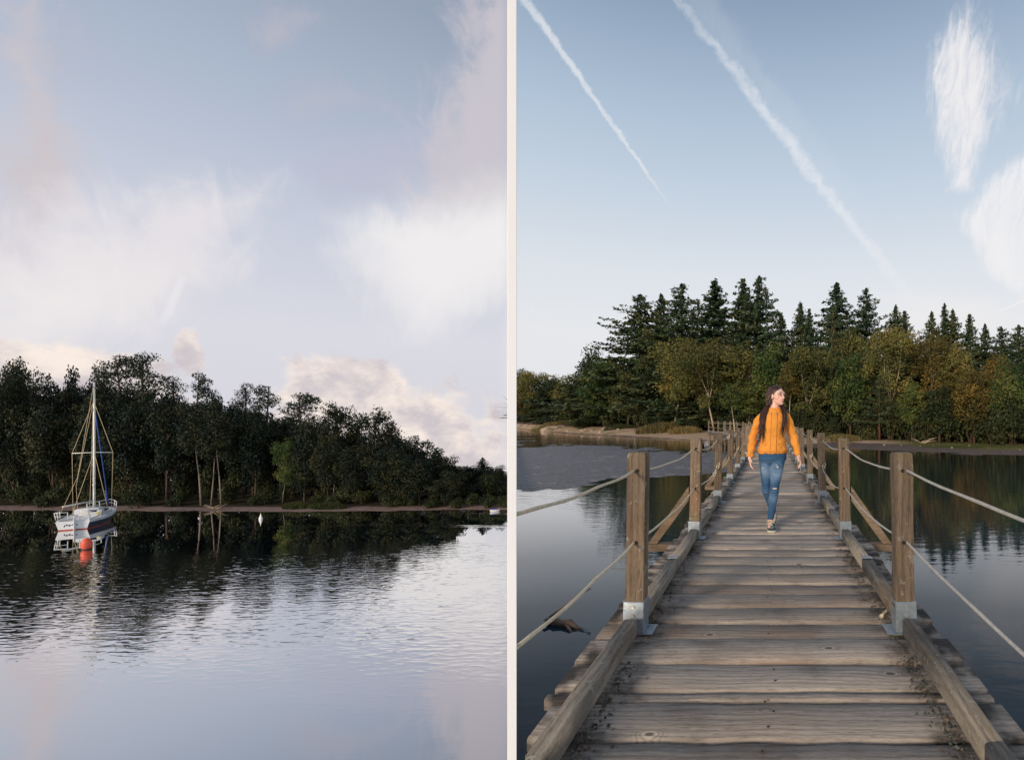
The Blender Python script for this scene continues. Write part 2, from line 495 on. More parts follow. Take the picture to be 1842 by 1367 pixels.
M_ = {}
M_['plank'] = wood('weathered_plank', 'X', lin(150, 139, 129), lin(200, 187, 173), lin(82, 72, 65), ends=0.74)
M_['post'] = wood('weathered_post', 'Z', lin(98, 84, 70), lin(150, 131, 110), lin(52, 42, 35), moss=0.45)
M_['kerb'] = wood('weathered_kerb', 'Y', lin(112, 104, 94), lin(168, 158, 144), lin(50, 46, 42), moss=0.6, knots=False)
M_['beam'] = wood('weathered_beam', 'X', lin(112, 94, 76), lin(150, 130, 106), lin(66, 54, 46), moss=0.2)
M_['steel'] = simple('galvanised_steel', lin(148, 158, 166), 0.45, 0.6, 0.2, 30, 0.05)
M_['bolt'] = simple('bolt_steel', lin(190, 180, 160), 0.4, 0.7)
M_['rope'] = simple('pale_rope', lin(206, 192, 166), 0.9, 0, 0.2, 60, 0.4)
M_['rope_grey'] = simple('grey_rope', lin(176, 172, 164), 0.9, 0, 0.2, 60, 0.4)
M_['white'] = simple('white_paint', (0.92, 0.92, 0.92), 0.5, 0, 0.02, 3, 0.0)
M_['concrete'] = simple('pale_concrete', lin(196, 196, 194), 0.8, 0, 0.15, 1.5, 0.2)
M_['bark'] = simple('brown_bark', lin(84, 68, 54), 0.95, 0, 0.4, 3, 0.5)
M_['bark_pale'] = simple('birch_bark', lin(176, 158, 134), 0.9, 0, 0.45, 2.2, 0.3)
M_['bark_grey'] = simple('grey_birch_bark', lin(126, 114, 100), 0.9, 0, 0.45, 2.2, 0.3)
M_['bark_orange'] = simple('pine_bark', lin(108, 76, 56), 0.95, 0, 0.4, 3, 0.5)
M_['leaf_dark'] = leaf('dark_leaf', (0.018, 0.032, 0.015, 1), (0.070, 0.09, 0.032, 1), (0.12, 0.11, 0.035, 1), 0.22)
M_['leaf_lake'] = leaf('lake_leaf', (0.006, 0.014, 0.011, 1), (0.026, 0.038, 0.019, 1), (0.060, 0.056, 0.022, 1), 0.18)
M_['leaf_conifer'] = leaf('conifer_needles', (0.024, 0.050, 0.028, 1), (0.088, 0.125, 0.052, 1), (0.15, 0.14, 0.052, 1), 0.15)
M_['leaf_pine'] = leaf('pine_needles', (0.012, 0.024, 0.015, 1), (0.034, 0.048, 0.024, 1), None, 0.1)
M_['leaf_olive'] = leaf('olive_leaf', (0.075, 0.085, 0.026, 1), (0.25, 0.235, 0.075, 1), (0.30, 0.23, 0.06, 1), 0.35)
M_['leaf_green'] = leaf('green_leaf', (0.04, 0.075, 0.024, 1), (0.17, 0.21, 0.056, 1), (0.21, 0.20, 0.055, 1), 0.3)
M_['leaf_rust'] = leaf('rusty_leaf', (0.075, 0.065, 0.020, 1), (0.23, 0.175, 0.05, 1), (0.29, 0.185, 0.045, 1), 0.35)
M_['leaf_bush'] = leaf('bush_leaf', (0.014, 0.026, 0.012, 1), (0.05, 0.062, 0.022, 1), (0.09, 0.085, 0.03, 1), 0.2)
M_['reed'] = leaf('reed_blade', (0.10, 0.085, 0.03, 1), (0.34, 0.27, 0.12, 1), (0.38, 0.26, 0.10, 1), 0.3)
M_['reed_green'] = leaf('green_reed_blade', (0.03, 0.045, 0.015, 1), (0.09, 0.10, 0.035, 1), None, 0.3)
M_['stone'] = simple('shore_stone', lin(176, 156, 136), 0.9, 0, 0.3, 5, 0.4)

# ------------------------------------------------------------------ the place: an upper pond held by a thin wall above a lower lake
UP, LOW = -0.75, -7.75                       # the two water levels
WX, WY = -464.0 / 1022.35, 911.0 / 1022.35   # the wall runs straight out from under the viewer, to the left
def east_of_wall(x, y): return x * WY - y * WX
def wall_x(y): return y * WX / WY
def at(px, Y): return (px - CX) / F * Y

def vnoise(x, y, s=1.0, seed=0):
    """cheap smooth value noise"""
    x = np.asarray(x) / s; y = np.asarray(y) / s
    def h(i, j): return np.modf(np.abs(np.sin(i * 127.1 + j * 311.7 + seed * 74.7) * 43758.5453))[0]
    i, j = np.floor(x), np.floor(y); fx, fy = x - i, y - j
    fx = fx * fx * (3 - 2 * fx); fy = fy * fy * (3 - 2 * fy)
    return (h(i, j) * (1 - fx) + h(i + 1, j) * fx) * (1 - fy) + (h(i, j + 1) * (1 - fx) + h(i + 1, j + 1) * fx) * fy

SH_P = [(-1200, 770), (860, 767.5), (929, 769.5), (954, 773), (1028, 780), (1128, 785.5), (1290, 794), (1400, 801), (1492, 805.5), (1637, 811.5), (1729, 817), (1842, 823), (2100, 834), (3600, 870), (9000, 960)]
def shore_right(X, Y):
    px = CX + F * X / np.maximum(Y, 0.5)
    y = np.interp(px, [a for a, b in SH_P], [b for a, b in SH_P])
    return F * (CAM_Z - UP) / (y - CY), px
def z_right(X, Y):
    Ys, px = shore_right(X, Y)
    d = Y - Ys
    slope = np.interp(px, [900, 1128, 1290, 1480, 1700, 1842], [0.085, 0.075, 0.050, 0.028, 0.014, 0.014])
    up = np.minimum(d, 13) * slope + np.maximum(d - 13, 0) * 0.03
    z = UP + np.where(d > 0, up, np.maximum(d * 0.07, -1.6))
    return np.minimum(z, 3.0), d

# upper land, one fan-shaped sheet that carries on to the horizon
nx_, ny_ = 150, 90
dirs = np.concatenate([np.linspace(921.2, 1000, 24)[:-1], np.linspace(1000, 1900, 96)[:-1], np.geomspace(1900, 9000, 32)])
ts = np.concatenate([np.linspace(-9, 30, 72), np.geomspace(32, 700, 20)])
P = []
for t in ts:
    Ys = F * (CAM_Z - UP) / (np.interp(dirs, [a for a, b in SH_P], [b for a, b in SH_P]) - CY)
    Y = Ys + t * np.clip(Ys / 40.0, 0.45, 1.6)
    P.append(np.stack([(dirs - CX) / F * Y, Y], 1))
P = np.array(P)
Zr, Dr = z_right(P[..., 0], P[..., 1])
Zr = Zr + (vnoise(P[..., 0], P[..., 1], 1.3, 1) - 0.5) * 0.05 + (vnoise(P[..., 0], P[..., 1], 4.5, 2) - 0.5) * 0.10 * np.clip(Dr / 4 + 0.6, 0.0, 1.0)
n0, n1 = P.shape[:2]
idx = np.arange(n0 * n1).reshape(n0, n1)
quads = np.stack([idx[:-1, :-1], idx[:-1, 1:], idx[1:, 1:], idx[1:, :-1]], -1).reshape(-1, 4)
me = mesh_np('ground', np.concatenate([P.reshape(-1, 2), Zr.reshape(-1, 1)], 1), quads, True)
at_ = me.attributes.new('shore', 'FLOAT', 'POINT'); at_.data.foreach_set('value', Dr.ravel().astype(np.float32))
at_ = me.attributes.new('side', 'FLOAT', 'POINT'); at_.data.foreach_set('value', shore_right(P[..., 0], P[..., 1])[1].ravel().astype(np.float32) / 1000.0)
m, q, b, o = mat('shore_soil')
sd = q.attr('shore'); sx_ = q.attr('side')
pp = q.pos()
n1_, n2_ = q.noise(pp, 0.5, 5, 0.6), q.noise(pp, 3.0, 5, 0.65)
sand = q.ramp(n2_, [(0.3, lin(160, 134, 112)), (0.7, lin(196, 170, 146))])
mud = q.ramp(n2_, [(0.3, lin(78, 68, 62)), (0.7, lin(112, 98, 90))])
grass_c = q.ramp(n2_, [(0.3, lin(74, 78, 36)), (0.7, lin(112, 112, 50))])
earth = q.ramp(n2_, [(0.3, lin(66, 54, 40)), (0.7, lin(104, 84, 60))])
mudw = q.smooth(sx_, 1.42, 1.52, 1.0, 7.0)
c_ = q.mix(q.smooth(sd + (n1_ - 0.5) * 4.0, mudw - 0.9, mudw + 0.6), mud, sand)
gr = q.smooth(sx_, 1.56, 1.66) * q.smooth(sd + (n1_ - 0.5) * 5.0, 4.5, 6.5) * q.smooth(sd, 13.5, 10.5)
c_ = q.mix(gr * q.smooth(n2_, 0.3, 0.5), c_, grass_c)
gl = q.smooth(sx_, 1.24, 1.10) * q.smooth(n1_ + (n2_ - 0.5) * 0.3, 0.5, 0.62)
c_ = q.mix(gl * 0.8, c_, grass_c)
c_ = q.mix(q.smooth(sd + (n1_ - 0.5) * 5.0, 10.5, 13.5), c_, earth)
q.put(b.inputs['Base Color'], c_); b.inputs['Roughness'].default_value = 0.9
b.inputs['Specular IOR Level'].default_value = 0.2
q.put(b.inputs['Normal'], q.bump(n2_, 0.6, 0.08))
g = tag(link('ground', me, m), kind='structure')

# lower land on the far side of the lower lake; beyond the wood it falls away
ysl = np.concatenate([np.linspace(46, 56, 34), np.linspace(57, 80, 20), np.geomspace(84, 700, 16)])
us = np.linspace(0, 1, 150)
P = np.zeros((len(ysl), len(us), 2))
for i, Y in enumerate(ysl):
    P[i, :, 0] = -230 - max(0, Y - 80) * 1.5 + us * (wall_x(Y) - 0.03 + 230 + max(0, Y - 80) * 1.5)
    P[i, :, 1] = Y
pxl = CX + F * P[..., 0] / P[..., 1]
Ysh = np.interp(pxl, [-900, 0, 120, 300, 360, 560, 720, 800, 921], [50.6, 50.6, 50.8, 50.5, 49.8, 49.7, 50.5, 51.0, 51.2]) + (vnoise(P[..., 0], P[..., 1] * 0, 4.0, 4) - 0.5) * 1.2 + (vnoise(P[..., 0], P[..., 1] * 0, 1.3, 8) - 0.5) * 0.6
D = P[..., 1] - Ysh
Zl = LOW + np.where(D > 0, np.minimum(D, 4) * 0.055 + np.clip(D - 4, 0, 10) * 0.04, D * 0.12) + (vnoise(P[..., 0], P[..., 1], 1.1, 5) - 0.5) * 0.05
Zl = np.where(P[..., 1] > 68, Zl - (P[..., 1] - 68) * 0.16, Zl)
n0, n1 = P.shape[:2]
idx = np.arange(n0 * n1).reshape(n0, n1)
quads = np.stack([idx[:-1, :-1], idx[:-1, 1:], idx[1:, 1:], idx[1:, :-1]], -1).reshape(-1, 4)
me = mesh_np('ground', np.concatenate([P.reshape(-1, 2), Zl.reshape(-1, 1)], 1), quads, True)
at_ = me.attributes.new('shore', 'FLOAT', 'POINT'); at_.data.foreach_set('value', D.ravel().astype(np.float32))
m, q, b, o = mat('lower_soil')
pp = q.pos(); n2_ = q.noise(pp, 2.2, 5, 0.65)
c_ = q.mix(q.smooth(q.attr('shore') + (n2_ - 0.5) * 1.6, 1.6, 2.6), q.ramp(n2_, [(0.3, lin(104, 88, 84)), (0.7, lin(150, 128, 120))]), q.ramp(n2_, [(0.3, lin(38, 34, 26)), (0.7, lin(62, 56, 40))]))
q.put(b.inputs['Base Color'], c_); b.inputs['Roughness'].default_value = 0.9
b.inputs['Specular IOR Level'].default_value = 0.1
tag(link('ground', me, m), kind='structure')
def z_low(Y): return LOW + min(max(Y - 50, 0), 4) * 0.055 + min(max(Y - 54, 0), 10) * 0.04 - max(0, Y - 68) * 0.16 - 0.05

# water of the pond
def fan(name, pts, z, m):
    bm = bmesh.new()
    f = bm.faces.new([bm.verts.new((x, y, z)) for x, y in pts])
    return tag(link(name, bm_mesh(bm, name), m), kind='structure')

def water_mat(name, body, curve):
    """dark water under a mirror that grows stronger towards grazing view, as water does"""
    m, q, b, o = mat(name)
    q.put(b.inputs['Base Color'], body)
    b.inputs['Roughness'].default_value = 0.6
    b.inputs['Specular IOR Level'].default_value = 0.0
    g_ = q.new('ShaderNodeBsdfGlossy'); g_.inputs['Roughness'].default_value = 0.02
    q.put(g_.inputs['Color'], (0.97, 0.95, 0.94, 1))
    lw = q.new('ShaderNodeLayerWeight'); lw.inputs['Blend'].default_value = 0.5
    mx = q.new('ShaderNodeMixShader')
    q.put(mx.inputs[0], q.ramp(X(q, lw.outputs['Facing']), curve))
    q.t.links.new(b.outputs[0], mx.inputs[1]); q.t.links.new(g_.outputs[0], mx.inputs[2])
    q.t.links.new(mx.outputs[0], o.inputs['Surface'])
    def normal(h, st, dist):
        n = q.bump(h, st, dist)
        for sock in (g_.inputs['Normal'], b.inputs['Normal']): q.put(sock, n)
    return m, q, normal
m, q, normal = water_mat('pond_water', (0.008, 0.027, 0.044, 1), [(0.0, 0.02), (0.45, 0.03), (0.58, 0.06), (0.68, 0.15), (0.76, 0.32), (0.85, 0.68), (0.95, 0.92)])
pp = q.pos()
r1 = q.noise(q.mapping(pp, (2.2, 6.5, 1), rot=(0, 0, R(14))), 1.0, 3, 0.55, 0.3)
r2 = q.noise(q.mapping(pp, (0.5, 1.1, 1)), 1.0, 2, 0.5)
calm = q.noise(q.mapping(pp, (0.08, 0.15, 1)), 1.0, 2)
normal(r1 * 0.7 + r2 * 0.5, q.smooth(calm, 0.3, 0.7, 0.06, 0.16), 0.05)
fan('pond_water', [(wall_x(-40) + 0.02, -40), (260, -40), (260, 60), (60, 62), (20, 60), (0, 62), (wall_x(150) + 0.02, 150)], UP, m)

m, q, normal = water_mat('lake_water', (0.006, 0.016, 0.026, 1), [(0.0, 0.3), (0.45, 0.60), (0.62, 0.80), (0.80, 0.90), (0.95, 0.97)])
pp = q.pos(); px_, py_, pz_ = q.sep(pp)
big = q.noise(q.mapping(pp, (0.05, 0.16, 1)), 1.0, 3, 0.6)
edge_y = px_ * 0.115 + 40.2                                 # wind line, slanting away to the right
a1 = q.smooth(py_ + (big - 0.5) * 5.0, edge_y + 0.8, edge_y - 3.5)
a2 = q.smooth(py_ + (big - 0.5) * 6.0, 15.0, 21.0)
a3 = q.smooth(px_ + (big - 0.5) * 14.0, -41.0, -31.0) * q.smooth(q.m('ABSOLUTE', py_ - 50.0), 2.2, 1.2)
a4 = q.smooth(px_ + (big - 0.5) * 14.0, -46.0, -36.0) * q.smooth(q.m('ABSOLUTE', py_ - 43.2 + (big - 0.5) * 2.0), 0.6, 0.3)
r1 = q.noise(q.mapping(pp, (1.5, 4.6, 1)), 1.0, 1.2, 0.5, 0.4)
r1 = q.m('POWER', r1, 2.6)
patchy = q.noise(q.mapping(pp, (0.10, 0.25, 1), loc=(3, 1, 0)), 1.0, 4, 0.6)
r2 = q.noise(q.mapping(pp, (0.30, 1.25, 1), rot=(0, 0, R(-8))), 1.0, 3, 0.5, 0.2)
h = r1 * (a1 * a2 * q.smooth(patchy, 0.3, 0.7, 0.22, 0.62) + (a3 + a4) * 0.7 + 0.008) + r2 * (a1 * 0.03 + 0.016)
normal(h, 0.42, 0.10)
fan('lake_water', [(-300, -60), (wall_x(-60) - 0.02, -60), (wall_x(70) - 0.02, 70), (-300, 70)], LOW, m)

# thin wall between the two waters, and the white divider built as a post on its end
bm = bmesh.new()
prev = None
for Y in (-40, 0, 3, 10, 30, 60, 100, 118, 125, 130, 140, 160, 200, 300):
    x = wall_x(Y)
    zr, _ = z_right(np.array([x + 0.3]), np.array([max(Y, 1.0)])) if Y > 100 else ([UP], 0)
    top = max(UP + 0.06, float(zr[0]) + 0.25)
    ring = [bm.verts.new((x + s * 0.021 * WY, Y - s * 0.021 * WX, z)) for s, z in ((-1, -11), (-1, top), (1, top), (1, -11))]
    if prev:
        for i in range(4): bm.faces.new((prev[i], prev[(i + 1) % 4], ring[(i + 1) % 4], ring[i]))
    else: bm.faces.new(ring)
    prev = ring
bm.faces.new(prev[::-1])
tag(link('retaining_wall', bm_mesh(bm, 'retaining_wall'), M_['concrete']), 'long thin pale concrete wall holding the pond above the lower lake', 'wall', kind='structure')
PY0 = 1.57                                   # white divider of the two views, built as a post ending the railing
pt = tag(empty('post', (wall_x(PY0), PY0, 0.004), math.atan2(464, 911)), 'white divider between lake and footbridge, built as a tall thin end post', 'post')
PW = 0.0127
bm = bmesh.new(); box(bm, -PW, PW, -PW, PW, 0.012, 2.85); bevel(bm, 0.0008)
link('shaft', bm_mesh(bm, 'shaft'), M_['white'], pt)
bm = bmesh.new(); box(bm, -0.04, 0.04, -0.04, 0.04, 0.0, 0.012)
link('base_plate', bm_mesh(bm, 'base_plate'), M_['steel'], pt)
bm = bmesh.new(); box(bm, -PW - 0.001, PW + 0.001, -PW - 0.001, PW + 0.001, 2.85, 2.86)
link('cap', bm_mesh(bm, 'cap'), M_['white'], pt)

# grey mud and weed lying just above the water left of the bridge
pxs = np.linspace(921.5, 1345, 130); tt = np.linspace(-0.10, 1.10, 90)
yu = np.interp(pxs, [921, 1000, 1128, 1290, 1345], [793, 796, 805, 812, 815])
yl = np.interp(pxs, [921, 1000, 1050, 1130, 1240, 1300, 1345], [890, 884, 873, 862, 857, 851, 844])
Yu, Yl = F * 2.0 / (yu - CY), F * 2.0 / (yl - CY)
inv = 1 / Yl[None] + (1 / Yu - 1 / Yl)[None] * tt[:, None]
Yg = 1 / inv
Xg = (pxs[None] - CX) / F * Yg
prof = np.minimum(np.minimum(tt, 1 - tt)[:, None] * 5.0, np.minimum(1.0, (pxs[-1] - pxs) / 18.0)[None])
nn = vnoise(Xg, Yg, 1.1, 9) * 0.4 + vnoise(Xg * 0.7, Yg, 3.2, 10) * 0.6
Zg = UP + np.minimum(prof + (nn - 0.66) * 2.0, 0.9) * 0.03 + (vnoise(Xg, Yg, 0.28, 3) - 0.5) * 0.014
n0, n1 = Xg.shape; idx = np.arange(n0 * n1).reshape(n0, n1)
quads = np.stack([idx[:-1, :-1], idx[:-1, 1:], idx[1:, 1:], idx[1:, :-1]], -1).reshape(-1, 4)
me = mesh_np('mud_flat', np.stack([Xg, Yg, Zg], -1).reshape(-1, 3), quads, True)
m, q, b, o = mat('wet_mud')
pp = q.pos(); n1_, n2_ = q.noise(pp, 1.4, 6, 0.7, 1.5), q.noise(pp, 7.0, 5, 0.65)
c_ = q.ramp(n2_, [(0.3, lin(70, 68, 72)), (0.7, lin(112, 108, 110))])
c_ = q.mix(q.smooth(n1_, 0.55, 0.63) * 0.5, c_, lin(180, 176, 172))
q.put(b.inputs['Base Color'], c_); q.put(b.inputs['Roughness'], q.smooth(n1_, 0.4, 0.7, 0.5, 0.75))
q.put(b.inputs['Normal'], q.bump(n2_ + n1_ * 1.5, 0.9, 0.06))
tag(link('mud_flat', me, m), kind='structure')

# ------------------------------------------------------------------ trees
def leaf_cards(c, nrm, size, asp):
    """rhombic leaves: centres, normals, half lengths, width ratio -> verts, quads"""
    n = len(c)
    nrm = nrm / np.maximum(np.linalg.norm(nrm, axis=1, keepdims=True), 1e-6)
    a = np.cross(nrm, rng.normal(size=(n, 3))); a /= np.maximum(np.linalg.norm(a, axis=1, keepdims=True), 1e-6)
    b_ = np.cross(nrm, a)
    s = size[:, None]
    V = np.stack([c + a * s, c + b_ * s * asp, c - a * s * 0.8, c - b_ * s * asp], 1).reshape(-1, 3)
    return V, np.arange(4 * n).reshape(n, 4)

def crown_mesh(name, c, nrm, size, asp, tint):
    V, Q = leaf_cards(c, nrm, size, asp)
    me = mesh_np(name, V, Q)
    a = me.attributes.new('tint', 'FLOAT', 'FACE'); a.data.foreach_set('value', tint.astype(np.float32))
    return me

def sph(n):
    v = rng.normal(size=(n, 3)); return v / np.linalg.norm(v, axis=1, keepdims=True)

def clumps_to_leaves(cl, per, lsize, flat=0.8, hang=0.0):
    """cl: (centre, radius, tint) list -> leaves spread over each clump's shell"""
    C, N, S, T = [], [], [], []
    for (c, r, t) in cl:
        n = max(8, int(per * r * r))
        d = sph(n)
        rad = r * (0.45 + 0.6 * rng.random(n) ** 0.6)
        lump = 1 + 0.35 * np.sin(d[:, 0] * 5 + t * 40) * np.sin(d[:, 1] * 5 + t * 17) * np.sin(d[:, 2] * 4 + t * 9)
        p = d * (rad * lump)[:, None]
        p[:, 2] *= flat
        if hang: p[:, 2] -= hang * r * rng.random(n) ** 2 * (np.abs(d[:, 2]) < 0.6)
        C.append(c + p); N.append(d + rng.normal(size=(n, 3)) * 0.7 + np.array([0, 0, 0.35]))
        S.append(lsize * (0.65 + 0.7 * rng.random(n))); T.append(np.clip(t + rng.normal(size=n) * 0.16, 0, 1))
    return np.concatenate(C), np.concatenate(N), np.concatenate(S), np.concatenate(T)

def trunk_path(h, lean, bend, n=7):
    ph = rng.random() * 6.28
    return [Vector((lean[0] * t + bend * math.sin(t * 5 + ph) * t, lean[1] * t + bend * math.cos(t * 4 + ph) * t * 0.6, h * t)) for t in np.linspace(0, 1, n)]

def broadleaf(h=10.0, w=3.4, cb=1.0, ncl=46, lsize=0.15, per=150, trunk_r=0.16, lean=(0, 0), flat=0.85, hang=0.0, crad=(0.75, 1.35), shape=1.0):
    zc, hz = (h + cb) / 2, (h - cb) / 2
    cl = []
    for i in range(ncl):
        d = sph(1)[0]; r = rng.random() ** 0.45
        zz = d[2] * r
        k_ = (1 - 0.35 * max(0, zz)) * (1 - 0.25 * max(0, -zz))
        f = (zc + zz * hz * 0.86) / h
        c = np.array([d[0] * r * w * 0.82 * k_ + lean[0] * f, d[1] * r * w * 0.82 * k_ + lean[1] * f, zc + zz * hz * 0.86])
        cl.append((c, rng.uniform(*crad), rng.random()))
    cr = crown_mesh('crown', *[v for v in (lambda q: (q[0], q[1], q[2], 0.62, q[3]))(clumps_to_leaves(cl, per, lsize, flat, hang))])
    bm = bmesh.new()
    path = trunk_path(h * 0.88, lean, 0.18)
    tube(bm, path, [trunk_r * (1.25 if i == 0 else 1 - 0.85 * i / 6) for i in range(7)], 7)
    for c, r, t in cl[:14]:
        c = Vector(c); z0 = max(cb * 0.75, c.z - rng.uniform(1.2, 2.6) * h / 10)
        f = min(0.95, z0 / (h * 0.88)); i = min(5, int(f * 6)); s = path[i].lerp(path[i + 1], f * 6 - i)
        mid = s.lerp(c, 0.55) + Vector((0, 0, -0.12 * (c - s).length))
        tube(bm, [s, mid, c], [trunk_r * 0.42, trunk_r * 0.28, trunk_r * 0.1], 5)
    return bm_mesh(bm, 'trunk', True), cr

def conifer(h=18.0, w=4.0, cb=1.5, lsize=0.20, levels=40, droop=0.35, dens=52, point=0.85, trunk_r=0.22, ragged=0.3):
    C, N, S, T = [], [], [], []
    bm = bmesh.new()
    tube(bm, [(0, 0, 0), (0.06, 0, h * 0.4), (0, 0.04, h * 0.8), (0, 0, h)], [trunk_r * 1.2, trunk_r * 0.8, trunk_r * 0.35, 0.02], 7)
    for lv in range(levels):
        f = lv / (levels - 1.0)
        z = cb + (h - cb) * min(0.995, max(0, f ** 0.92 + rng.normal() * 0.02 * (1 - f)))
        L0 = w * (1 - f) ** point + 0.12
        nb = 7 if f < 0.8 else 5
        a0 = rng.random() * 6.28
        for j in range(nb):
            a = a0 + 6.283 * j / nb + rng.normal() * 0.25
            L = L0 * (1 + rng.normal() * ragged * 0.55)
            if L < 0.1: continue
            tb = rng.random()
            n = max(9, int(dens * L / 2.2 * (0.6 + 0.8 * rng.random())))
            t = rng.random(n) ** 0.7
            rise = (0.25 - droop * 1.5 * t) * t * L * (1 - 0.8 * f) + 0.30 * f * t * L
            rise += 0.16 * L * np.maximum(0, t - 0.75) * 4 * (1 - f)
            side = rng.normal(size=n) * 0.16 * L * (1.1 - t)
            ca, sa = math.cos(a), math.sin(a)
            p = np.stack([ca * t * L - sa * side, sa * t * L + ca * side, z + rise - np.abs(side) * 0.35 - rng.random(n) * 0.34 + rng.normal() * 0.16], 1)
            C.append(p)
            N.append(np.stack([ca * 0.5 + rng.normal(size=n) * 0.5, sa * 0.5 + rng.normal(size=n) * 0.5, 0.7 + rng.normal(size=n) * 0.4], 1))
            S.append(lsize * (0.7 + 0.8 * rng.random(n)) * (0.75 + 0.35 * (1 - f))); T.append(np.clip(tb * 0.6 + 0.4 * t + rng.normal(size=n) * 0.1, 0, 1))
            if lv % 2 == 0 and L > 1.0:
                e = 0.85 * L
                tube(bm, [(0, 0, z), (ca * e * 0.5, sa * e * 0.5, z + (0.25 - droop * 0.75) * 0.5 * L * (1 - 0.8 * f)), (ca * e, sa * e, z + (0.25 - droop * 1.3) * 0.85 * L * (1 - 0.8 * f))], [0.05, 0.035, 0.012], 4, False)
    n = int(levels * 26)                      # dense inner twigs round the trunk
    f = rng.random(n) ** 1.2; a = rng.random(n) * 6.28
    rr_ = w * (1 - f) ** point * (0.12 + 0.55 * rng.random(n)) + 0.05
    C.append(np.stack([np.cos(a) * rr_, np.sin(a) * rr_, cb + (h - cb) * f - rr_ * droop * 0.5], 1))
    N.append(np.stack([np.cos(a) * 0.7 + rng.normal(size=n) * 0.4, np.sin(a) * 0.7 + rng.normal(size=n) * 0.4, 0.5 + rng.normal(size=n) * 0.4], 1))
    S.append(lsize * (0.9 + 0.7 * rng.random(n))); T.append(rng.random(n) * 0.4)
    cr = crown_mesh('crown', np.concatenate(C), np.concatenate(N), np.concatenate(S), 0.42, np.concatenate(T))
    return bm_mesh(bm, 'trunk', True), cr

def scots_pine(h=14.0, w=3.0, bare=0.5, ncl=20, lsize=0.14, trunk_r=0.2, lean=(0.4, 0.2), flat=0.5):
    cl = []
    for i in range(ncl):
        f = bare + (1 - bare) * (i + rng.random()) / ncl
        a = rng.random() * 6.28
        rr = w * (0.25 + 0.75 * rng.random()) * (1.0 - 0.75 * max(0, (f - 0.55) / 0.45)) 
        cl.append((np.array([math.cos(a) * rr + lean[0] * f, math.sin(a) * rr + lean[1] * f, h * f * 0.96]), rng.uniform(0.65, 1.25), rng.random()))
    q_ = clumps_to_leaves(cl, 190, lsize, flat)
    cr = crown_mesh('crown', q_[0], q_[1], q_[2], 0.4, q_[3])
    bm = bmesh.new()
    path = trunk_path(h * 0.96, lean, 0.22)
    tube(bm, path, [trunk_r * (1.2 - 1.0 * i / 6) for i in range(7)], 8)
    for c, r, t in cl:
        c = Vector(c); f = min(0.97, max(0.1, (c.z - 0.7) / (h * 0.96))); i = min(5, int(f * 6)); s = path[i].lerp(path[i + 1], f * 6 - i)
        tube(bm, [s, s.lerp(c, 0.5) + Vector((0, 0, 0.1)), c], [trunk_r * 0.35, trunk_r * 0.22, 0.03], 5)
    return bm_mesh(bm, 'trunk', True), cr

def birch(h=10.0, w=2.2, cb=3.0, fork=True, lean=(1.0, 0.0), ncl=58, lsize=0.12, trunk_r=0.075, per=260):
    """airy crown on pale stems that show through it"""
    bm = bmesh.new()
    stems = []
    base = [Vector((0, 0, 0)), Vector((lean[0] * 0.16, lean[1] * 0.16, h * 0.14)), Vector((lean[0] * 0.42, lean[1] * 0.4, h * 0.32))]
    top = base[-1]
    n = 3 if fork else 1
    for j in range(n):
        a = rng.uniform(-0.5, 0.5) + (j - (n - 1) / 2) * 1.1
        e = Vector((lean[0] * 0.9 + math.sin(a) * w * 0.6, lean[1] * 0.8 + rng.normal() * w * 0.3, h * rng.uniform(0.84, 0.96)))
        m1 = top.lerp(e, 0.5) + Vector((rng.normal() * 0.15, rng.normal() * 0.15, 0))
        st = [top, top.lerp(m1, 0.5) + Vector((rng.normal() * 0.06, 0, 0)), m1, e]
        stems.append(st)
        tube(bm, st, [trunk_r * 0.8, trunk_r * 0.62, trunk_r * 0.45, 0.02], 6)
    tube(bm, base, [trunk_r * 1.35, trunk_r * 1.05, trunk_r * 0.85], 7)
    cl = []
    for i in range(ncl):
        st = stems[i % n]; f = rng.random() ** 0.8
        z = cb + (h - cb) * (0.05 + 0.95 * f)
        zz = (z - (h + cb) / 2) / ((h - cb) / 2)
        rr = w * math.sqrt(max(0.05, 1 - 0.8 * zz * zz)) * rng.random() ** 0.5
        a = rng.random() * 6.28
        ax = st[0].lerp(st[3], max(0, min(1, (z - st[0].z) / (st[3].z - st[0].z))))
        c = np.array([ax.x * 0.75 + lean[0] * 0.2 + math.cos(a) * rr, ax.y + math.sin(a) * rr, z - 0.2])
        cl.append((c, rng.uniform(0.5, 0.95), rng.random()))
        if i < 12:
            s = ax.lerp(st[0], 0.15); c_v = Vector(c)
            tube(bm, [s, s.lerp(c_v, 0.5) + Vector((0, 0, 0.2)), c_v], [trunk_r * 0.3, trunk_r * 0.2, 0.012], 4)
    q_ = clumps_to_leaves(cl, per, lsize, 0.95, 0.9)
    return bm_mesh(bm, 'trunk', True), crown_mesh('crown', q_[0], q_[1], q_[2], 0.6, q_[3])

def bush(h=2.4, w=1.8, ncl=16, lsize=0.11):
    cl = [(np.array([d[0] * w * 0.7 * r, d[1] * w * 0.7 * r, h * 0.22 + abs(d[2]) * h * 0.55 * r]), rng.uniform(0.45, 0.8), rng.random()) for d, r in ((sph(1)[0], rng.random() ** 0.4) for _ in range(ncl))]
    q_ = clumps_to_leaves(cl, 230, lsize, 0.9)
    bm = bmesh.new()
    for j in range(5):
        a = j * 1.3
        tube(bm, [(0.05 * math.cos(a), 0.05 * math.sin(a), 0), (0.4 * w * math.cos(a), 0.4 * w * math.sin(a), h * 0.6)], [0.035, 0.012], 5)
    return bm_mesh(bm, 'stems', True), crown_mesh('foliage', q_[0], q_[1], q_[2], 0.6, q_[3])

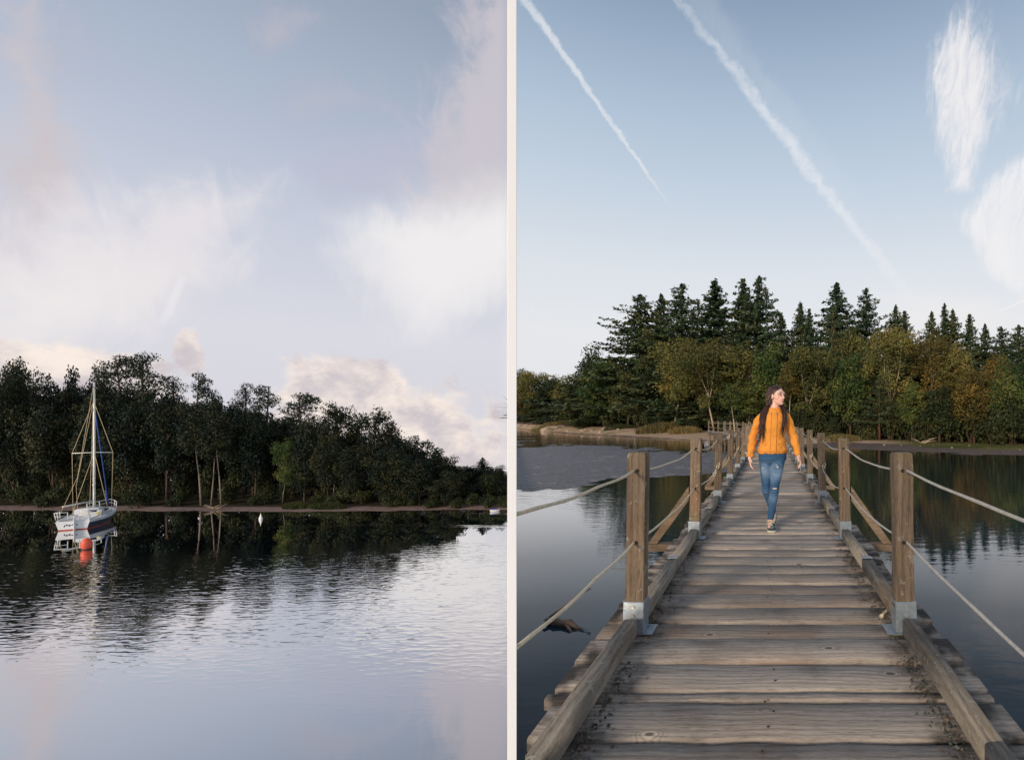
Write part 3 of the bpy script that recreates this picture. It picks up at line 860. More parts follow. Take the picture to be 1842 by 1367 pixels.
PROTO = {
 'round': [broadleaf(), broadleaf(10, 3.0, 0.9, 46), broadleaf(10, 3.8, 1.2, 54, crad=(0.7, 1.25)), broadleaf(10, 2.6, 0.8, 44, crad=(0.6, 1.1))],
 'layer': [broadleaf(10, 3.6, 0.8, 44, 0.14, 170, flat=0.45, crad=(0.8, 1.4)), broadleaf(10, 3.2, 0.8, 40, 0.14, 170, flat=0.45, crad=(0.7, 1.3))],
 'willow': [broadleaf(10, 3.4, 1.2, 40, 0.12, 200, flat=0.9, hang=1.3, crad=(0.7, 1.2)), broadleaf(10, 2.8, 1.0, 36, 0.12, 200, flat=0.9, hang=1.3, crad=(0.6, 1.1))],
 'spruce': [conifer(), conifer(18, 3.4, 1.2, droop=0.28, ragged=0.4), conifer(18, 4.4, 1.8, levels=36, droop=0.42, dens=56, ragged=0.35), conifer(18, 3.0, 1.0, levels=38, droop=0.22, dens=48)],
 'fir': [conifer(18, 5.2, 2.0, levels=32, droop=0.30, dens=58, point=0.72, ragged=0.5), conifer(18, 4.8, 2.0, levels=30, droop=0.22, dens=58, point=0.68, ragged=0.55)],
 'pine': [scots_pine(), scots_pine(14, 3.6, 0.45, 24, lean=(-0.5, 0.2)), scots_pine(14, 2.6, 0.4, 22, lean=(0.2, 0.0), flat=0.6)],
 'tierpine': [conifer(14, 3.4, 4.0, lsize=0.15, levels=11, droop=0.12, dens=46, point=0.45, ragged=0.5, trunk_r=0.17)],
 'birch': [birch(), birch(10, 2.6, 3.0, True, (-1.2, 0)), birch(10, 2.0, 3.6, True, (0.5, 0)), birch(10, 2.4, 2.6, True, (-0.3, 0.2))],
 'slim': [birch(10, 1.6, 4.2, False, (0.4, 0), 34), birch(10, 1.4, 3.8, False, (-0.5, 0), 34)],
 'stem': [birch(10, 1.5, 5.6, False, (0.5, 0), 30), birch(10, 1.3, 5.2, False, (-0.4, 0), 26)],
 'bush': [bush(), bush(2.0, 2.0, 18), bush(2.8, 1.7, 18)],
}
SIZE = {'round': (10, 2.9), 'layer': (10, 3.1), 'willow': (10, 2.8), 'spruce': (18, 1.75), 'fir': (18, 2.6), 'pine': (14, 2.8), 'tierpine': (14, 3.2), 'birch': (10, 2.3), 'slim': (10, 1.5), 'stem': (10, 1.5), 'bush': (2.4, 1.9)}
NAME = {'round': 'broadleaf_tree', 'layer': 'broadleaf_tree', 'willow': 'broadleaf_tree', 'spruce': 'spruce_tree', 'fir': 'fir_tree', 'pine': 'pine_tree', 'tierpine': 'pine_tree', 'birch': 'birch_tree', 'slim': 'birch_tree', 'stem': 'birch_tree', 'bush': 'bush'}
BARK = {'birch': 'bark_pale', 'slim': 'bark_pale', 'stem': 'bark_pale', 'pine': 'bark', 'tierpine': 'bark_orange', 'fir': 'bark', 'spruce': 'bark'}
tree_n = 0
CROWN_MAT = {}
def crown_with(me, matname):
    key = (me.name, matname)
    if key not in CROWN_MAT:
        c = me if not me.materials else me.copy()
        if c.materials: c.materials.clear()
        c.materials.append(M_[matname]); CROWN_MAT[key] = c
    return CROWN_MAT[key]

def place_tree(kind, px, Y, ytop, half, leafmat, label, group, low=False, var=None, rot=None, barkmat=None, ybase=None):
    """one tree with its trunk and crown; half = half width in photo pixels"""
    global tree_n
    tree_n += 1
    v = tree_n % len(PROTO[kind]) if var is None else var
    tr, cr = PROTO[kind][v]
    X_ = at(px, Y)
    zb = z_low(Y) if low else float(z_right(np.array([X_]), np.array([Y]))[0][0]) - 0.05
    if ybase is not None: zb = CAM_Z - (ybase - CY) / F * Y
    h = CAM_Z - (ytop - CY) / F * Y - zb
    h0, w0 = SIZE[kind]
    cosv = Y / math.hypot(X_, Y)
    sw = half * Y / F * cosv / w0
    rz = (rot if rot is not None else float(rng.random() * 6.28)) + 0.0
    if kind in ('birch', 'slim', 'stem') and rot is None: rz = math.atan2(-X_, Y) + float(rng.normal() * 0.2)
    e = empty(NAME[kind], (X_, Y, zb), rz)
    e.scale = (sw, sw, h / h0)
    tag(e, label, 'bush' if kind == 'bush' else 'tree', group)
    bk = M_[barkmat or BARK.get(kind, 'bark')]
    if not tr.materials: tr.materials.append(bk)
    trm = tr
    if tr.materials[0] is not bk:
        trm = tr.copy(); trm.materials.clear(); trm.materials.append(bk)
    link('stems' if kind == 'bush' else 'trunk', trm, None, e)
    crm = crown_with(cr, leafmat)
    # nothing grows through the wall: boughs that would cross it are cut back
    reach = w0 * sw * 1.7 + 0.5
    side = east_of_wall(X_, Y)
    if abs(side) < reach:
        n = len(crm.vertices); co = np.empty(n * 3, dtype=np.float32); crm.vertices.foreach_get('co', co); co = co.reshape(-1, 3)
        c_, s_ = math.cos(rz), math.sin(rz)
        wx = X_ + sw * (co[:, 0] * c_ - co[:, 1] * s_); wy = Y + sw * (co[:, 0] * s_ + co[:, 1] * c_)
        sd_ = wx * WY - wy * WX
        keep = ((sd_ > 0.04) if side > 0 else (sd_ < -0.04)).reshape(-1, 4).all(1)
        tint = np.empty(n // 4, dtype=np.float32); crm.attributes['tint'].data.foreach_get('value', tint)
        V = co.reshape(-1, 4, 3)[keep]
        c2 = mesh_np('crown', V.reshape(-1, 3), np.arange(4 * len(V)).reshape(-1, 4))
        a = c2.attributes.new('tint', 'FLOAT', 'FACE'); a.data.foreach_set('value', tint[keep])
        c2.materials.append(M_[leafmat]); crm = c2
    link('foliage' if kind == 'bush' else 'crown', crm, None, e)
    return e

def Ysr(px): return float(F * 2.0 / (np.interp(px, [a for a, b in SH_P], [b for a, b in SH_P]) - CY))

# --- the wood behind the pond: (kind, x, metres behind the waterline, top y, half width, leaves, label)
right_trees = [
 ('fir', 1152, 24, 530, 62, 'leaf_conifer', 'wide ragged fir at the left end of the tall conifers'),
 ('spruce', 1190, 27, 530, 34, 'leaf_conifer', 'narrow fir tip between the two left-hand tall firs'),
 ('fir', 1226, 25, 511, 52, 'leaf_conifer', 'tall dark fir, second broad crown from the left of the conifers'),
 ('spruce', 1286, 24, 505, 46, 'leaf_conifer', 'tall pointed fir standing alone above the leaning birch'),
 ('spruce', 1337, 25, 502, 40, 'leaf_conifer', 'left one of the twin tallest firs, above the far bridge posts'),
 ('fir', 1366, 24, 497, 44, 'leaf_conifer', 'tallest fir of all, right one of the twin tips left of the woman'),
 ('spruce', 1405, 26, 565, 30, 'leaf_conifer', 'dark lower spruce directly above the woman'),
 ('spruce', 1440, 28, 545, 26, 'leaf_conifer', 'small brownish spruce tip just right of the woman'),
 ('spruce', 1456, 27, 556, 24, 'leaf_conifer', 'smaller spruce tip beside the brownish one'),
 ('spruce', 1505, 25, 510, 42, 'leaf_conifer', 'tall blue-green pointed spruce right of the woman'),
 ('fir', 1558, 25, 519, 40, 'leaf_conifer', 'tall open-branched fir right of the pointed spruce'),
 ('spruce', 1611, 26, 551, 32, 'leaf_conifer', 'dark spruce with double tip above the right-hand birches'),
 ('spruce', 1627, 28, 560, 28, 'leaf_conifer', 'lower spruce tip right of the double tip'),
 ('spruce', 1676, 26, 562, 26, 'leaf_conifer', 'small spruce tip over the rust-coloured crowns'),
 ('spruce', 1699, 26, 547, 26, 'leaf_conifer', 'narrow tall spruce over the rust-coloured crowns'),
 ('spruce', 1714, 27, 558, 30, 'leaf_conifer', 'spruce closely right of the narrow tall one'),
 ('spruce', 1744, 26, 566, 28, 'leaf_conifer', 'lone dark spruce near the right end of the wood'),
 ('spruce', 1772, 27, 584, 26, 'leaf_conifer', 'small spruce right of the lone dark one'),
 ('fir', 1801, 26, 588, 36, 'leaf_conifer', 'broad fir second from the right end of the wood'),
 ('fir', 1832, 24, 585, 40, 'leaf_conifer', 'broad green fir at the right end of the wood'),
 ('fir', 1890, 24, 600, 60, 'leaf_conifer', 'fir half outside the picture on the right'),
 ('tierpine', 1497, 15, 552, 38, 'leaf_conifer', 'pine with bare orange trunk and flat tiers of branches'),
 ('tierpine', 1582, 10, 676, 42, 'leaf_conifer', 'low pine with horizontal green branches by the far bank'),
 ('round', 1055, 20, 621, 40, 'leaf_dark', 'round dark green oak rising behind the left-hand willow'),
 ('round', 985, 18, 668, 30, 'leaf_dark', 'low dark crown behind the left-hand birches'),
 ('round', 940, 16, 660, 26, 'leaf_dark', 'dark tree beside the white divider, at the far left of the pond'),
 ('birch', 966, 12, 668, 34, 'leaf_olive', 'pair-stemmed birch with pale trunks at the far left of the pond'),
 ('round', 936, 11, 682, 22, 'leaf_rust', 'rust-coloured tree nearest the white divider'),
 ('willow', 1027, 12, 664, 38, 'leaf_olive', 'rounded grey-olive willow left of the layered beech'),
 ('layer', 1088, 12, 636, 50, 'leaf_green', 'broad layered beech with tiers of green leaves'),
 ('layer', 1130, 14, 650, 42, 'leaf_dark', 'dark green layered tree right of the broad beech'),
 ('birch', 1212, 11, 611, 50, 'leaf_olive', 'large birch with forked pale trunk leaning over the sandy beach'),
 ('birch', 1285, 11, 622, 46, 'leaf_olive', 'olive birch on a thin trunk slanting down to the bridge end'),
 ('round', 1290, 16, 604, 45, 'leaf_rust', 'bronze crown behind the slanting birch'),
 ('round', 1345, 15, 606, 44, 'leaf_olive', 'olive broadleaf below the twin tallest firs'),
 ('round', 1392, 14, 612, 44, 'leaf_green', 'dense green-brown tree behind the left shoulder of the woman'),
 ('stem', 1322, 10, 690, 24, 'leaf_green', 'thin young birch behind the far bridge posts'),
 ('slim', 1345, 12, 700, 26, 'leaf_green', 'green sapling beside the woman, left of her arm'),
 ('birch', 1456, 12, 622, 38, 'leaf_olive', 'olive birch immediately right of the woman'),
 ('stem', 1417, 10, 655, 22, 'leaf_rust', 'thin pale stem right of the head of the woman'),
 ('round', 1528, 17, 560, 34, 'leaf_olive', 'yellow-green crown between the pointed spruce and the open fir'),
 ('round', 1530, 13, 628, 38, 'leaf_green', 'green tree below the yellow-green crown'),
 ('birch', 1605, 12, 588, 42, 'leaf_olive', 'tall olive birch in the middle of the right-hand wood'),
 ('birch', 1668, 12, 604, 46, 'leaf_rust', 'birch with three pale forked stems in the rusty crowns'),
 ('willow', 1722, 13, 600, 48, 'leaf_olive', 'large tawny crown right of the forked birch'),
 ('round', 1752, 11, 655, 40, 'leaf_rust', 'lower rusty crown in front of the tawny one'),
 ('round', 1788, 15, 622, 44, 'leaf_rust', 'brown crown below the lone dark spruce'),
 ('willow', 1818, 11, 636, 42, 'leaf_green', 'pale green willow at the right edge of the wood'),
 ('round', 1865, 12, 640, 50, 'leaf_dark', 'dark broadleaf cut by the right edge of the picture'),
 ('round', 1690, 10, 690, 40, 'leaf_dark', 'dark shady tree under the forked birch'),
 ('round', 1640, 10, 680, 36, 'leaf_green', 'half-shaded green tree right of the low pine'),
]
for (kind, px, off, yt, hw, lm, lab) in right_trees:
    Y = Ysr(px) + off * max(1.0, Ysr(px) / 60)
    place_tree(kind, px, Y, yt, hw, lm, lab, 'trees of the wood behind the pond')
bushes_r = [(1112, 758, 20), (1165, 735, 24), (1195, 742, 30), (1400, 735, 26), (1440, 728, 24), (1470, 735, 26), (1500, 745, 24), (1600, 720, 40), (1632, 735, 34), (1668, 712, 44), (1705, 722, 40), (1745, 705, 46), (1785, 715, 44), (1822, 708, 46), (1868, 712, 50), (1555, 738, 30), (945, 748, 26), (985, 745, 26), (1060, 745, 36), (1248, 745, 22), (1318, 742, 22)]
bush_where = ['left of the layered beech', 'under the large leaning birch', 'under the leaning birch, right of the smaller one', 'behind the woman on her right side', 'right of the woman, nearest to her', 'right of the woman, third from her', 'below the pine with the orange trunk', 'large, right of the low pine', 'between two larger bushes right of the low pine', 'tallest of the row right of the low pine', 'below the forked birch', 'below the tawny crown, high and broad', 'left of the pale green willow', 'below the pale green willow', 'at the right edge of the picture', 'left of the low pine', 'nearest the white divider', 'at the foot of the pair-stemmed birch', 'between willow and layered beech', 'on the sandy beach beside the reeds', 'behind the far bridge posts']
for i, (px, yt, hw) in enumerate(bushes_r):
    place_tree('bush', px, Ysr(px) + 10.2 * max(1, Ysr(px) / 60) + (i % 3) * 0.5, yt, hw, 'leaf_bush', 'dark green bush on the pond bank, ' + bush_where[i], 'bushes at the foot of the pond wood')
# trees deeper in that wood fill it up
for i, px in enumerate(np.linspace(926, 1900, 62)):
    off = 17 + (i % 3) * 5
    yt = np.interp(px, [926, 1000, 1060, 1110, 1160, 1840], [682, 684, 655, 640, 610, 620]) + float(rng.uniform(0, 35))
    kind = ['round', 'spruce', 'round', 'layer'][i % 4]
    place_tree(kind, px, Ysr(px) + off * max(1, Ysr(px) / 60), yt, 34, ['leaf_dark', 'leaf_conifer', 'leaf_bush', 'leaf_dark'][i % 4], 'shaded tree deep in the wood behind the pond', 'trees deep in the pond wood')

# --- the wood along the lower lake
left_trees = [
 ('round', -60, 9, 650, 60, 'leaf_lake', 'dark tree at the left edge of the lake wood'),
 ('round', 12, 9, 652, 46, 'leaf_lake', 'dark round crown in the upper left corner of the lake wood'),
 ('birch', 35, 5, 655, 36, 'leaf_lake', 'thin-leaved tree left of the sailing boat'),
 ('round', 80, 8, 664, 40, 'leaf_lake', 'brownish crown left of the mast'),
 ('round', 128, 10, 646, 34, 'leaf_lake', 'tall dark crown just left of the mast top'),
 ('round', 172, 9, 654, 34, 'leaf_lake', 'green crown behind the mast top'),
 ('pine', 222, 8, 634, 40, 'leaf_pine', 'tall flat-topped pine right of the mast'),
 ('pine', 268, 8, 630, 46, 'leaf_pine', 'highest pine of the lake wood with open flat crown'),
 ('pine', 312, 9, 676, 30, 'leaf_pine', 'lower pine leaning right of the highest one'),
 ('pine', 352, 9, 666, 30, 'leaf_pine', 'dark compact pine right of the open pines'),
 ('round', 398, 9, 684, 34, 'leaf_lake', 'spiky golden crown right of the compact pine'),
 ('pine', 442, 9, 688, 26, 'leaf_pine', 'small pine tip left of the broad pine clump'),
 ('pine', 478, 9, 690, 34, 'leaf_pine', 'broad pine clump above the yellow birch'),
 ('pine', 535, 9, 702, 40, 'leaf_pine', 'broad-topped pine right of the middle of the lake wood'),
 ('round', 568, 8, 735, 30, 'leaf_lake', 'small green crown below the broad-topped pine'),
 ('birch', 600, 6, 730, 28, 'leaf_lake', 'slim pointed tree on the falling skyline'),
 ('round', 640, 8, 750, 34, 'leaf_lake', 'dark crown left of the weeping birch'),
 ('birch', 665, 6, 740, 30, 'leaf_lake', 'weeping birch on the falling skyline'),
 ('round', 705, 8, 762, 36, 'leaf_lake', 'dark crown right of the weeping birch'),
 ('round', 748, 7, 780, 38, 'leaf_lake', 'rounded dark tree on the lower skyline'),
 ('round', 785, 6, 800, 34, 'leaf_lake', 'rounded dark tree where the skyline drops'),
 ('round', 815, 6, 820, 26, 'leaf_lake', 'low dark tree at the point of the far bank'),
 ('round', 845, 9, 832, 24, 'leaf_lake', 'low tree behind the point of the far bank'),
 ('spruce', 868, 10, 823, 15, 'leaf_pine', 'small dark spruce near the right end of the lake wood'),
 ('round', 878, 9, 836, 20, 'leaf_lake', 'low tree beside the small dark spruce'),
 ('round', 904, 9, 836, 18, 'leaf_lake', 'last low tree of the lake wood beside the white divider'),
 ('stem', 362, 2.6, 728, 32, 'leaf_lake', 'birch with long white trunk right of the sailing boat'),
 ('stem', 380, 2.8, 752, 26, 'leaf_lake', 'second thin white-stemmed birch right of the boat'),
 ('stem', 398, 2.7, 740, 28, 'leaf_lake', 'pale-crowned birch on the beach edge'),
 ('birch', 508, 4, 793, 22, 'leaf_green', 'yellow-green young birch standing out in front of the dark wood'),
 ('willow', 590, 4, 772, 32, 'leaf_lake', 'olive willow reaching down to the beach'),
 ('round', 235, 4.5, 716, 46, 'leaf_lake', 'olive-topped tree right behind the mast'),
 ('round', 300, 4.5, 700, 44, 'leaf_lake', 'broad dark tree below the open pines'),
 ('round', 160, 4.5, 712, 44, 'leaf_lake', 'broad dark tree behind the boat'),
 ('round', 95, 4.5, 700, 50, 'leaf_lake', 'brown-tinted tree left of the boat'),
 ('round', 25, 4.5, 690, 50, 'leaf_lake', 'broad dark tree at the left edge of the beach'),
 ('round', 460, 4.5, 740, 40, 'leaf_lake', 'broad dark tree left of the yellow birch'),
 ('round', 548, 4.5, 755, 34, 'leaf_lake', 'broad dark tree right of the yellow birch'),
 ('willow', 640, 4, 790, 38, 'leaf_lake', 'hanging dark tree over the reeds'),
 ('round', 700, 3, 800, 40, 'leaf_lake', 'dark tree overhanging the end of the beach'),
 ('round', 755, 2.6, 820, 36, 'leaf_lake', 'dark tree overhanging the water'),
 ('round', 800, 2.4, 845, 26, 'leaf_lake', 'low dark tree overhanging the water'),
]
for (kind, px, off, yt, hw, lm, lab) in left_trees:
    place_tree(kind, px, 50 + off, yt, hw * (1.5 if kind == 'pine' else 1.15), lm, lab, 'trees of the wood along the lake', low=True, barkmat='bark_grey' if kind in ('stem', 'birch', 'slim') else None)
lake_where = ['right of the sailing boat, the largest', 'left of the sailing boat', 'near the left edge of the picture', 'behind the hull of the sailing boat', 'left of the white birch stems', 'right of the white birch stems', 'left of the yellow birch', 'below the weeping birch', 'right of the weeping birch', 'behind the reeds', 'at the end of the sandy beach', 'overhanging the water past the beach end', 'overhanging the water at the point', 'just past the point of the bank', 'second past the point of the bank', 'behind the tiny motor boat', 'last one beside the white divider', 'cut by the left edge of the picture']
for i, (px, yt, hw) in enumerate([(250, 858, 42), (100, 866, 40), (40, 870, 40), (175, 874, 34), (320, 880, 30), (410, 884, 28), (470, 880, 30), (620, 868, 34), (650, 880, 30), (575, 884, 28), (700, 880, 34), (740, 888, 30), (780, 892, 26), (825, 890, 24), (850, 886, 24), (880, 884, 24), (905, 886, 20), (-20, 868, 44)]):
    place_tree('bush', px, (52.0 if px < 330 else 53.0 if px < 690 else 52.0) + (i % 3) * 0.25, yt, hw, 'leaf_bush', 'dark bush at the lake edge, ' + lake_where[i], 'bushes along the lake beach', low=True)
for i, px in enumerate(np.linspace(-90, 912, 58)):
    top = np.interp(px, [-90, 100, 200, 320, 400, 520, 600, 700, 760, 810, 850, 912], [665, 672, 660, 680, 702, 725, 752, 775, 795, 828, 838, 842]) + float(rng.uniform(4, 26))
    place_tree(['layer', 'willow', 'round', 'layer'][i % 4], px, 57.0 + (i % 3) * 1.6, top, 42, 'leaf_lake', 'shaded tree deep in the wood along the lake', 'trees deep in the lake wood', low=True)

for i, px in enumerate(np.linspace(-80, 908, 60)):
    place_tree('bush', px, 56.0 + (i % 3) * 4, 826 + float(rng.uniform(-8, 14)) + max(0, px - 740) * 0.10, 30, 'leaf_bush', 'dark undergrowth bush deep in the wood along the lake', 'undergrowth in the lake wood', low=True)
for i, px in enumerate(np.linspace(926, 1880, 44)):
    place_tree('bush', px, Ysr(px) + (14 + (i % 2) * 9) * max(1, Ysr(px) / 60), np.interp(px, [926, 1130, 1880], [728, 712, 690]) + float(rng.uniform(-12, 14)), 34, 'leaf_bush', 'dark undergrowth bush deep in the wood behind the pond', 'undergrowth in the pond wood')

# ------------------------------------------------------------------ small things on the banks
def blades(name, cx_, cy_, rx_, ry_, n, h_, m, zf):
    a = rng.random(n) * 6.283; r_ = np.sqrt(rng.random(n))
    x = cx_ + rx_ * r_ * np.cos(a); y = cy_ + ry_ * r_ * np.sin(a)
    z = zf(x, y)
    hh = h_ * (0.5 + 0.6 * rng.random(n)) * (1 - 0.45 * r_ ** 2)
    th = rng.random(n) * 6.283; bx, by = np.cos(th) * 0.022, np.sin(th) * 0.022
    lx, ly = rng.normal(size=n) * 0.22 * hh, rng.normal(size=n) * 0.22 * hh
    V = np.stack([np.stack([x - bx, y - by, z], 1), np.stack([x + bx, y + by, z], 1), np.stack([x + bx * 0.7 + lx * 0.5, y + by * 0.7 + ly * 0.5, z + hh * 0.62], 1), np.stack([x + lx, y + ly, z + hh], 1)], 1).reshape(-1, 3)
    me = mesh_np(name, V, np.arange(4 * n).reshape(n, 4))
    at2 = me.attributes.new('tint', 'FLOAT', 'FACE'); at2.data.foreach_set('value', rng.random(n).astype(np.float32))
    return me
zR = lambda x, y: z_right(x, y)[0] - 0.04
def patch(px, off, rx_, ry_, n, h_, m, lab, cat):
    Y = Ysr(px) + off
    o_ = link('reeds' if 'reed' in lab else 'grass', blades('reeds', at(px, Y), Y, rx_, ry_, n, h_, m, zR), M_[m])
    tag(o_, lab, cat, kind='stuff')
patch(1195, 8.5, 3.6, 1.2, 5200, 1.35, 'reed', 'tawny reeds on the sandy beach left of the far bridge end', 'reeds')
patch(1232, 8.0, 2.0, 1.0, 2000, 1.0, 'reed', 'shorter reeds next to the far bridge end', 'reeds')
patch(1113, 10, 2.2, 1.0, 2200, 0.8, 'reed_green', 'green reeds on the bank below the layered beech', 'reeds')
patch(995, 14, 5.0, 1.6, 3000, 1.0, 'reed', 'dry grass on the bank at the far left of the pond', 'grass')
patch(1515, 7.6, 1.6, 0.7, 2400, 0.75, 'reed', 'rusty dead grass at the foot of the wood right of the woman', 'grass')
patch(1760, 8.2, 5.0, 2.2, 7000, 0.10, 'reed_green', 'short green grass along the right-hand mud bank', 'grass')
patch(1680, 8.4, 2.6, 1.2, 2500, 0.10, 'reed_green', 'green grass edge right of the low pine', 'grass')
zL = lambda x, y: np.full(len(x), LOW + 0.06)
for (px, rx_, n, lab) in ((533, 1.4, 1300, 'green reeds on the lake beach left of the willow'), (590, 1.9, 1800, 'green reeds on the lake beach below the willow')):
    tag(link('reeds', blades('reeds', at(px, 51.3), 51.3, rx_, 0.5, n, 0.75, None, zL), M_['reed_green']), lab, 'reeds', kind='stuff')

def stone_mesh(seed):
    r = np.random.default_rng(seed)
    bm = bmesh.new(); bmesh.ops.create_icosphere(bm, subdivisions=1, radius=1.0)
    for v in bm.verts: v.co = Vector((v.co.x * 1.2, v.co.y, v.co.z * 0.62)) * float(1 + r.normal() * 0.16)
    return bm_mesh(bm, 'stone')
stones = [stone_mesh(s_) for s_ in range(4)]
def stone(px, off, size, lab, grp='stones on the pond banks'):
    Y = Ysr(px) + off; x = at(px, Y)
    o_ = link('stone', stones[int(px) % 4], M_['stone'], None, (x, Y, float(z_right(np.array([x]), np.array([Y]))[0][0]) + size * 0.25))
    o_.scale = (size, size, size); o_.rotation_euler = (0, 0, px)
    tag(o_, lab, 'stone', grp)
stone(984, -1.0, 1.1, 'large pale stone at the waterline at the far left of the pond')
stone(934, 1.5, 1.2, 'pale stone on the bank nearest the white divider')
for i, px in enumerate(list(np.linspace(948, 1110, 16)) + list(np.linspace(1500, 1835, 12))):
    px = float(px + rng.uniform(-5, 5)); lft = px < 1200
    stone(px, float(rng.uniform(3, 9)), float(rng.uniform(0.10, 0.30)) * (1.6 if lft else 0.32), 'small pale stone lying on the ' + ('sandy bank left of the bridge' if lft else 'mud bank right of the bridge'), 'small stones on the ' + ('left' if lft else 'right') + ' bank')
# fallen dead branches at the foot of the wood
def dead_branch(px, off, L, seed, lab, low=False):
    r = random.Random(seed); bm = bmesh.new()
    for j in range(7):
        a = r.uniform(-0.5, 0.5) + (math.pi if r.random() < 0.5 else 0); l = L * r.uniform(0.4, 1)
        p0 = Vector((r.uniform(-0.2, 0.2), r.uniform(-0.1, 0.1), 0.03)); p2 = p0 + Vector((math.cos(a) * l, math.sin(a) * l * 0.4, r.uniform(0.05, 0.5) * l))
        tube(bm, [p0, p0.lerp(p2, 0.5) + Vector((0, 0, r.uniform(0, 0.1))), p2], [0.035, 0.024, 0.008], 5)
    Y = (50.9 if low else Ysr(px) + off); x = at(px, Y)
    o_ = link('branch', bm_mesh(bm, 'branch', True), M_['stone'], None, (x, Y, LOW + 0.08 if low else float(z_right(np.array([x]), np.array([Y]))[0][0])))
    tag(o_, lab, 'branch')
dead_branch(1500, 6.8, 1.1, 1, 'pale dead branches lying below the rusty grass right of the woman')
dead_branch(1660, 8.6, 1.3, 2, 'pale dead branches at the foot of the bushes on the right bank')
dead_branch(385, 0, 1.4, 3, 'fallen grey branches on the lake beach below the white birch stems', True)

# driftwood in the pond
def at_water(px, py, z): 
    Y = F * (CAM_Z - z) / (py - CY); return at(px, Y), Y
x0_, y0_ = at_water(1003, 1128, UP)
bm = bmesh.new()
tube(bm, [(-0.20, 0.16, -0.04), (-0.14, 0.12, 0.018), (-0.06, 0.075, 0.028), (0.02, 0.05, 0.022), (0.10, 0.03, 0.03), (0.17, -0.01, 0.012), (0.25, -0.03, -0.02)], [0.012, 0.03, 0.044, 0.032, 0.04, 0.026, 0.008], 8)
tube(bm, [(0.06, 0.04, 0.02), (0.14, -0.07, 0.015), (0.20, -0.12, -0.02)], [0.022, 0.016, 0.007], 6)
tube(bm, [(-0.08, 0.08, 0.02), (-0.13, 0.00, 0.03), (-0.15, -0.03, -0.02)], [0.02, 0.014, 0.006], 6)
M_['drift'] = simple('wet_wood', lin(104, 84, 70), 0.6, 0, 0.4, 10, 0.4)
dw = tag(link('driftwood', bm_mesh(bm, 'driftwood', True), M_['drift'], None, (x0_, y0_, UP)), 'dark log floating in the pond left of the nearest post', 'driftwood')
bm = bmesh.new(); tube(bm, [(-0.22, 0.16, -0.02), (-0.12, 0.24, 0.05), (-0.02, 0.31, 0.12), (0.08, 0.40, 0.19), (0.17, 0.43, 0.235)], [0.013, 0.013, 0.010, 0.011, 0.006], 6)
link('bough', bm_mesh(bm, 'bough', True), M_['drift'], dw)

# ------------------------------------------------------------------ footbridge
bridge = tag(empty('footbridge', (0, 0, 0)), 'weathered timber footbridge with square posts and rope railings crossing the pond', 'footbridge')

def plank_mesh(w_, th=0.05, L=2.02, seed=0):
    """one board across the deck: 2 cm crowned, edges wavering by a few millimetres"""
    r = np.random.default_rng(seed)
    n = 11
    xs = np.linspace(-L / 2, L / 2, n)
    e0 = -w_ / 2 + r.normal(size=n) * 0.0036; e1 = w_ / 2 + r.normal(size=n) * 0.0036
    zt = r.normal(size=n) * 0.0018
    V, Q = [], []
    c = 0.007
    for i in range(n):
        V += [(xs[i], e0[i], -th), (xs[i], e0[i], -c), (xs[i], e0[i] + c, zt[i]), (xs[i], e1[i] - c, zt[i]), (xs[i], e1[i], -c), (xs[i], e1[i], -th)]
    for i in range(n - 1):
        for j in range(5):
            a = i * 6 + j; Q.append((a, a + 6, a + 7, a + 1))
        # underside left open to the water
    Q += [(0, 1, 4, 5), (1, 2, 3, 4)]
    k_ = (n - 1) * 6
    Q += [(k_ + 5, k_ + 4, k_ + 1, k_), (k_ + 4, k_ + 3, k_ + 2, k_ + 1)]
    return mesh_np('plank', V, Q)

# joints read off the photograph for the nearest boards, then a regular pitch
joints_y = [1332, 1262, 1242, 1191, 1150, 1119, 1092.2, 1067.5, 1048.7, 1030.6, 1015, 999.4, 988.4, 977.5, 968, 958.7]
jY = [F * CAM_Z / (y - CY) for y in joints_y]
jY = [jY[0] - 0.25 * i for i in (5, 4, 3, 2, 1)] + jY
END_Y = 31.0
while jY[-1] < END_Y: jY.append(jY[-1] + 0.236 + float(rng.normal() * 0.008))
NPL = len(jY) - 1
pm_cache = {}
for i in range(NPL):
    wd = jY[i + 1] - jY[i] - (0.030 if i < 8 else 0.024) - (0.006 if i in (6, 7) else 0)
    if i < 24:
        me = plank_mesh(wd, seed=i)
    else:
        key = (round(wd, 2), i % 3)
        if key not in pm_cache: pm_cache[key] = plank_mesh(key[0], seed=100 + len(pm_cache))
        me = pm_cache[key]
    ymid = (jY[i] + jY[i + 1]) / 2
    xcut = wall_x(jY[i]) + 0.045              # the nearest boards end at the wall
    if xcut > -1.02 and jY[i] > 0:
        me = me.copy()
        for v in me.vertices: v.co.x = xcut + (v.co.x + 1.01) * (1.01 - xcut) / 2.02
    elif jY[i] <= 0: continue
    p = link('plank', me, M_['plank'], bridge, (float(rng.normal() * 0.012), (jY[i] + jY[i + 1]) / 2, float(rng.normal() * 0.0045)))
    p.rotation_euler = (float(rng.normal() * 0.008), float(rng.normal() * 0.0015), float(rng.normal() * 0.0045))
    if i == 6: p['label'] = 'narrow plank between two wide ones'

M_['nail'] = simple('rusty_nail', lin(64, 48, 42), 0.7, 0.2)
# nail heads of the nearest boards
nail_bm = bmesh.new(); bmesh.ops.create_cone(nail_bm, cap_ends=True, segments=8, radius1=0.0058, radius2=0.005, depth=0.003)
nail_me = bm_mesh(nail_bm, 'nail')

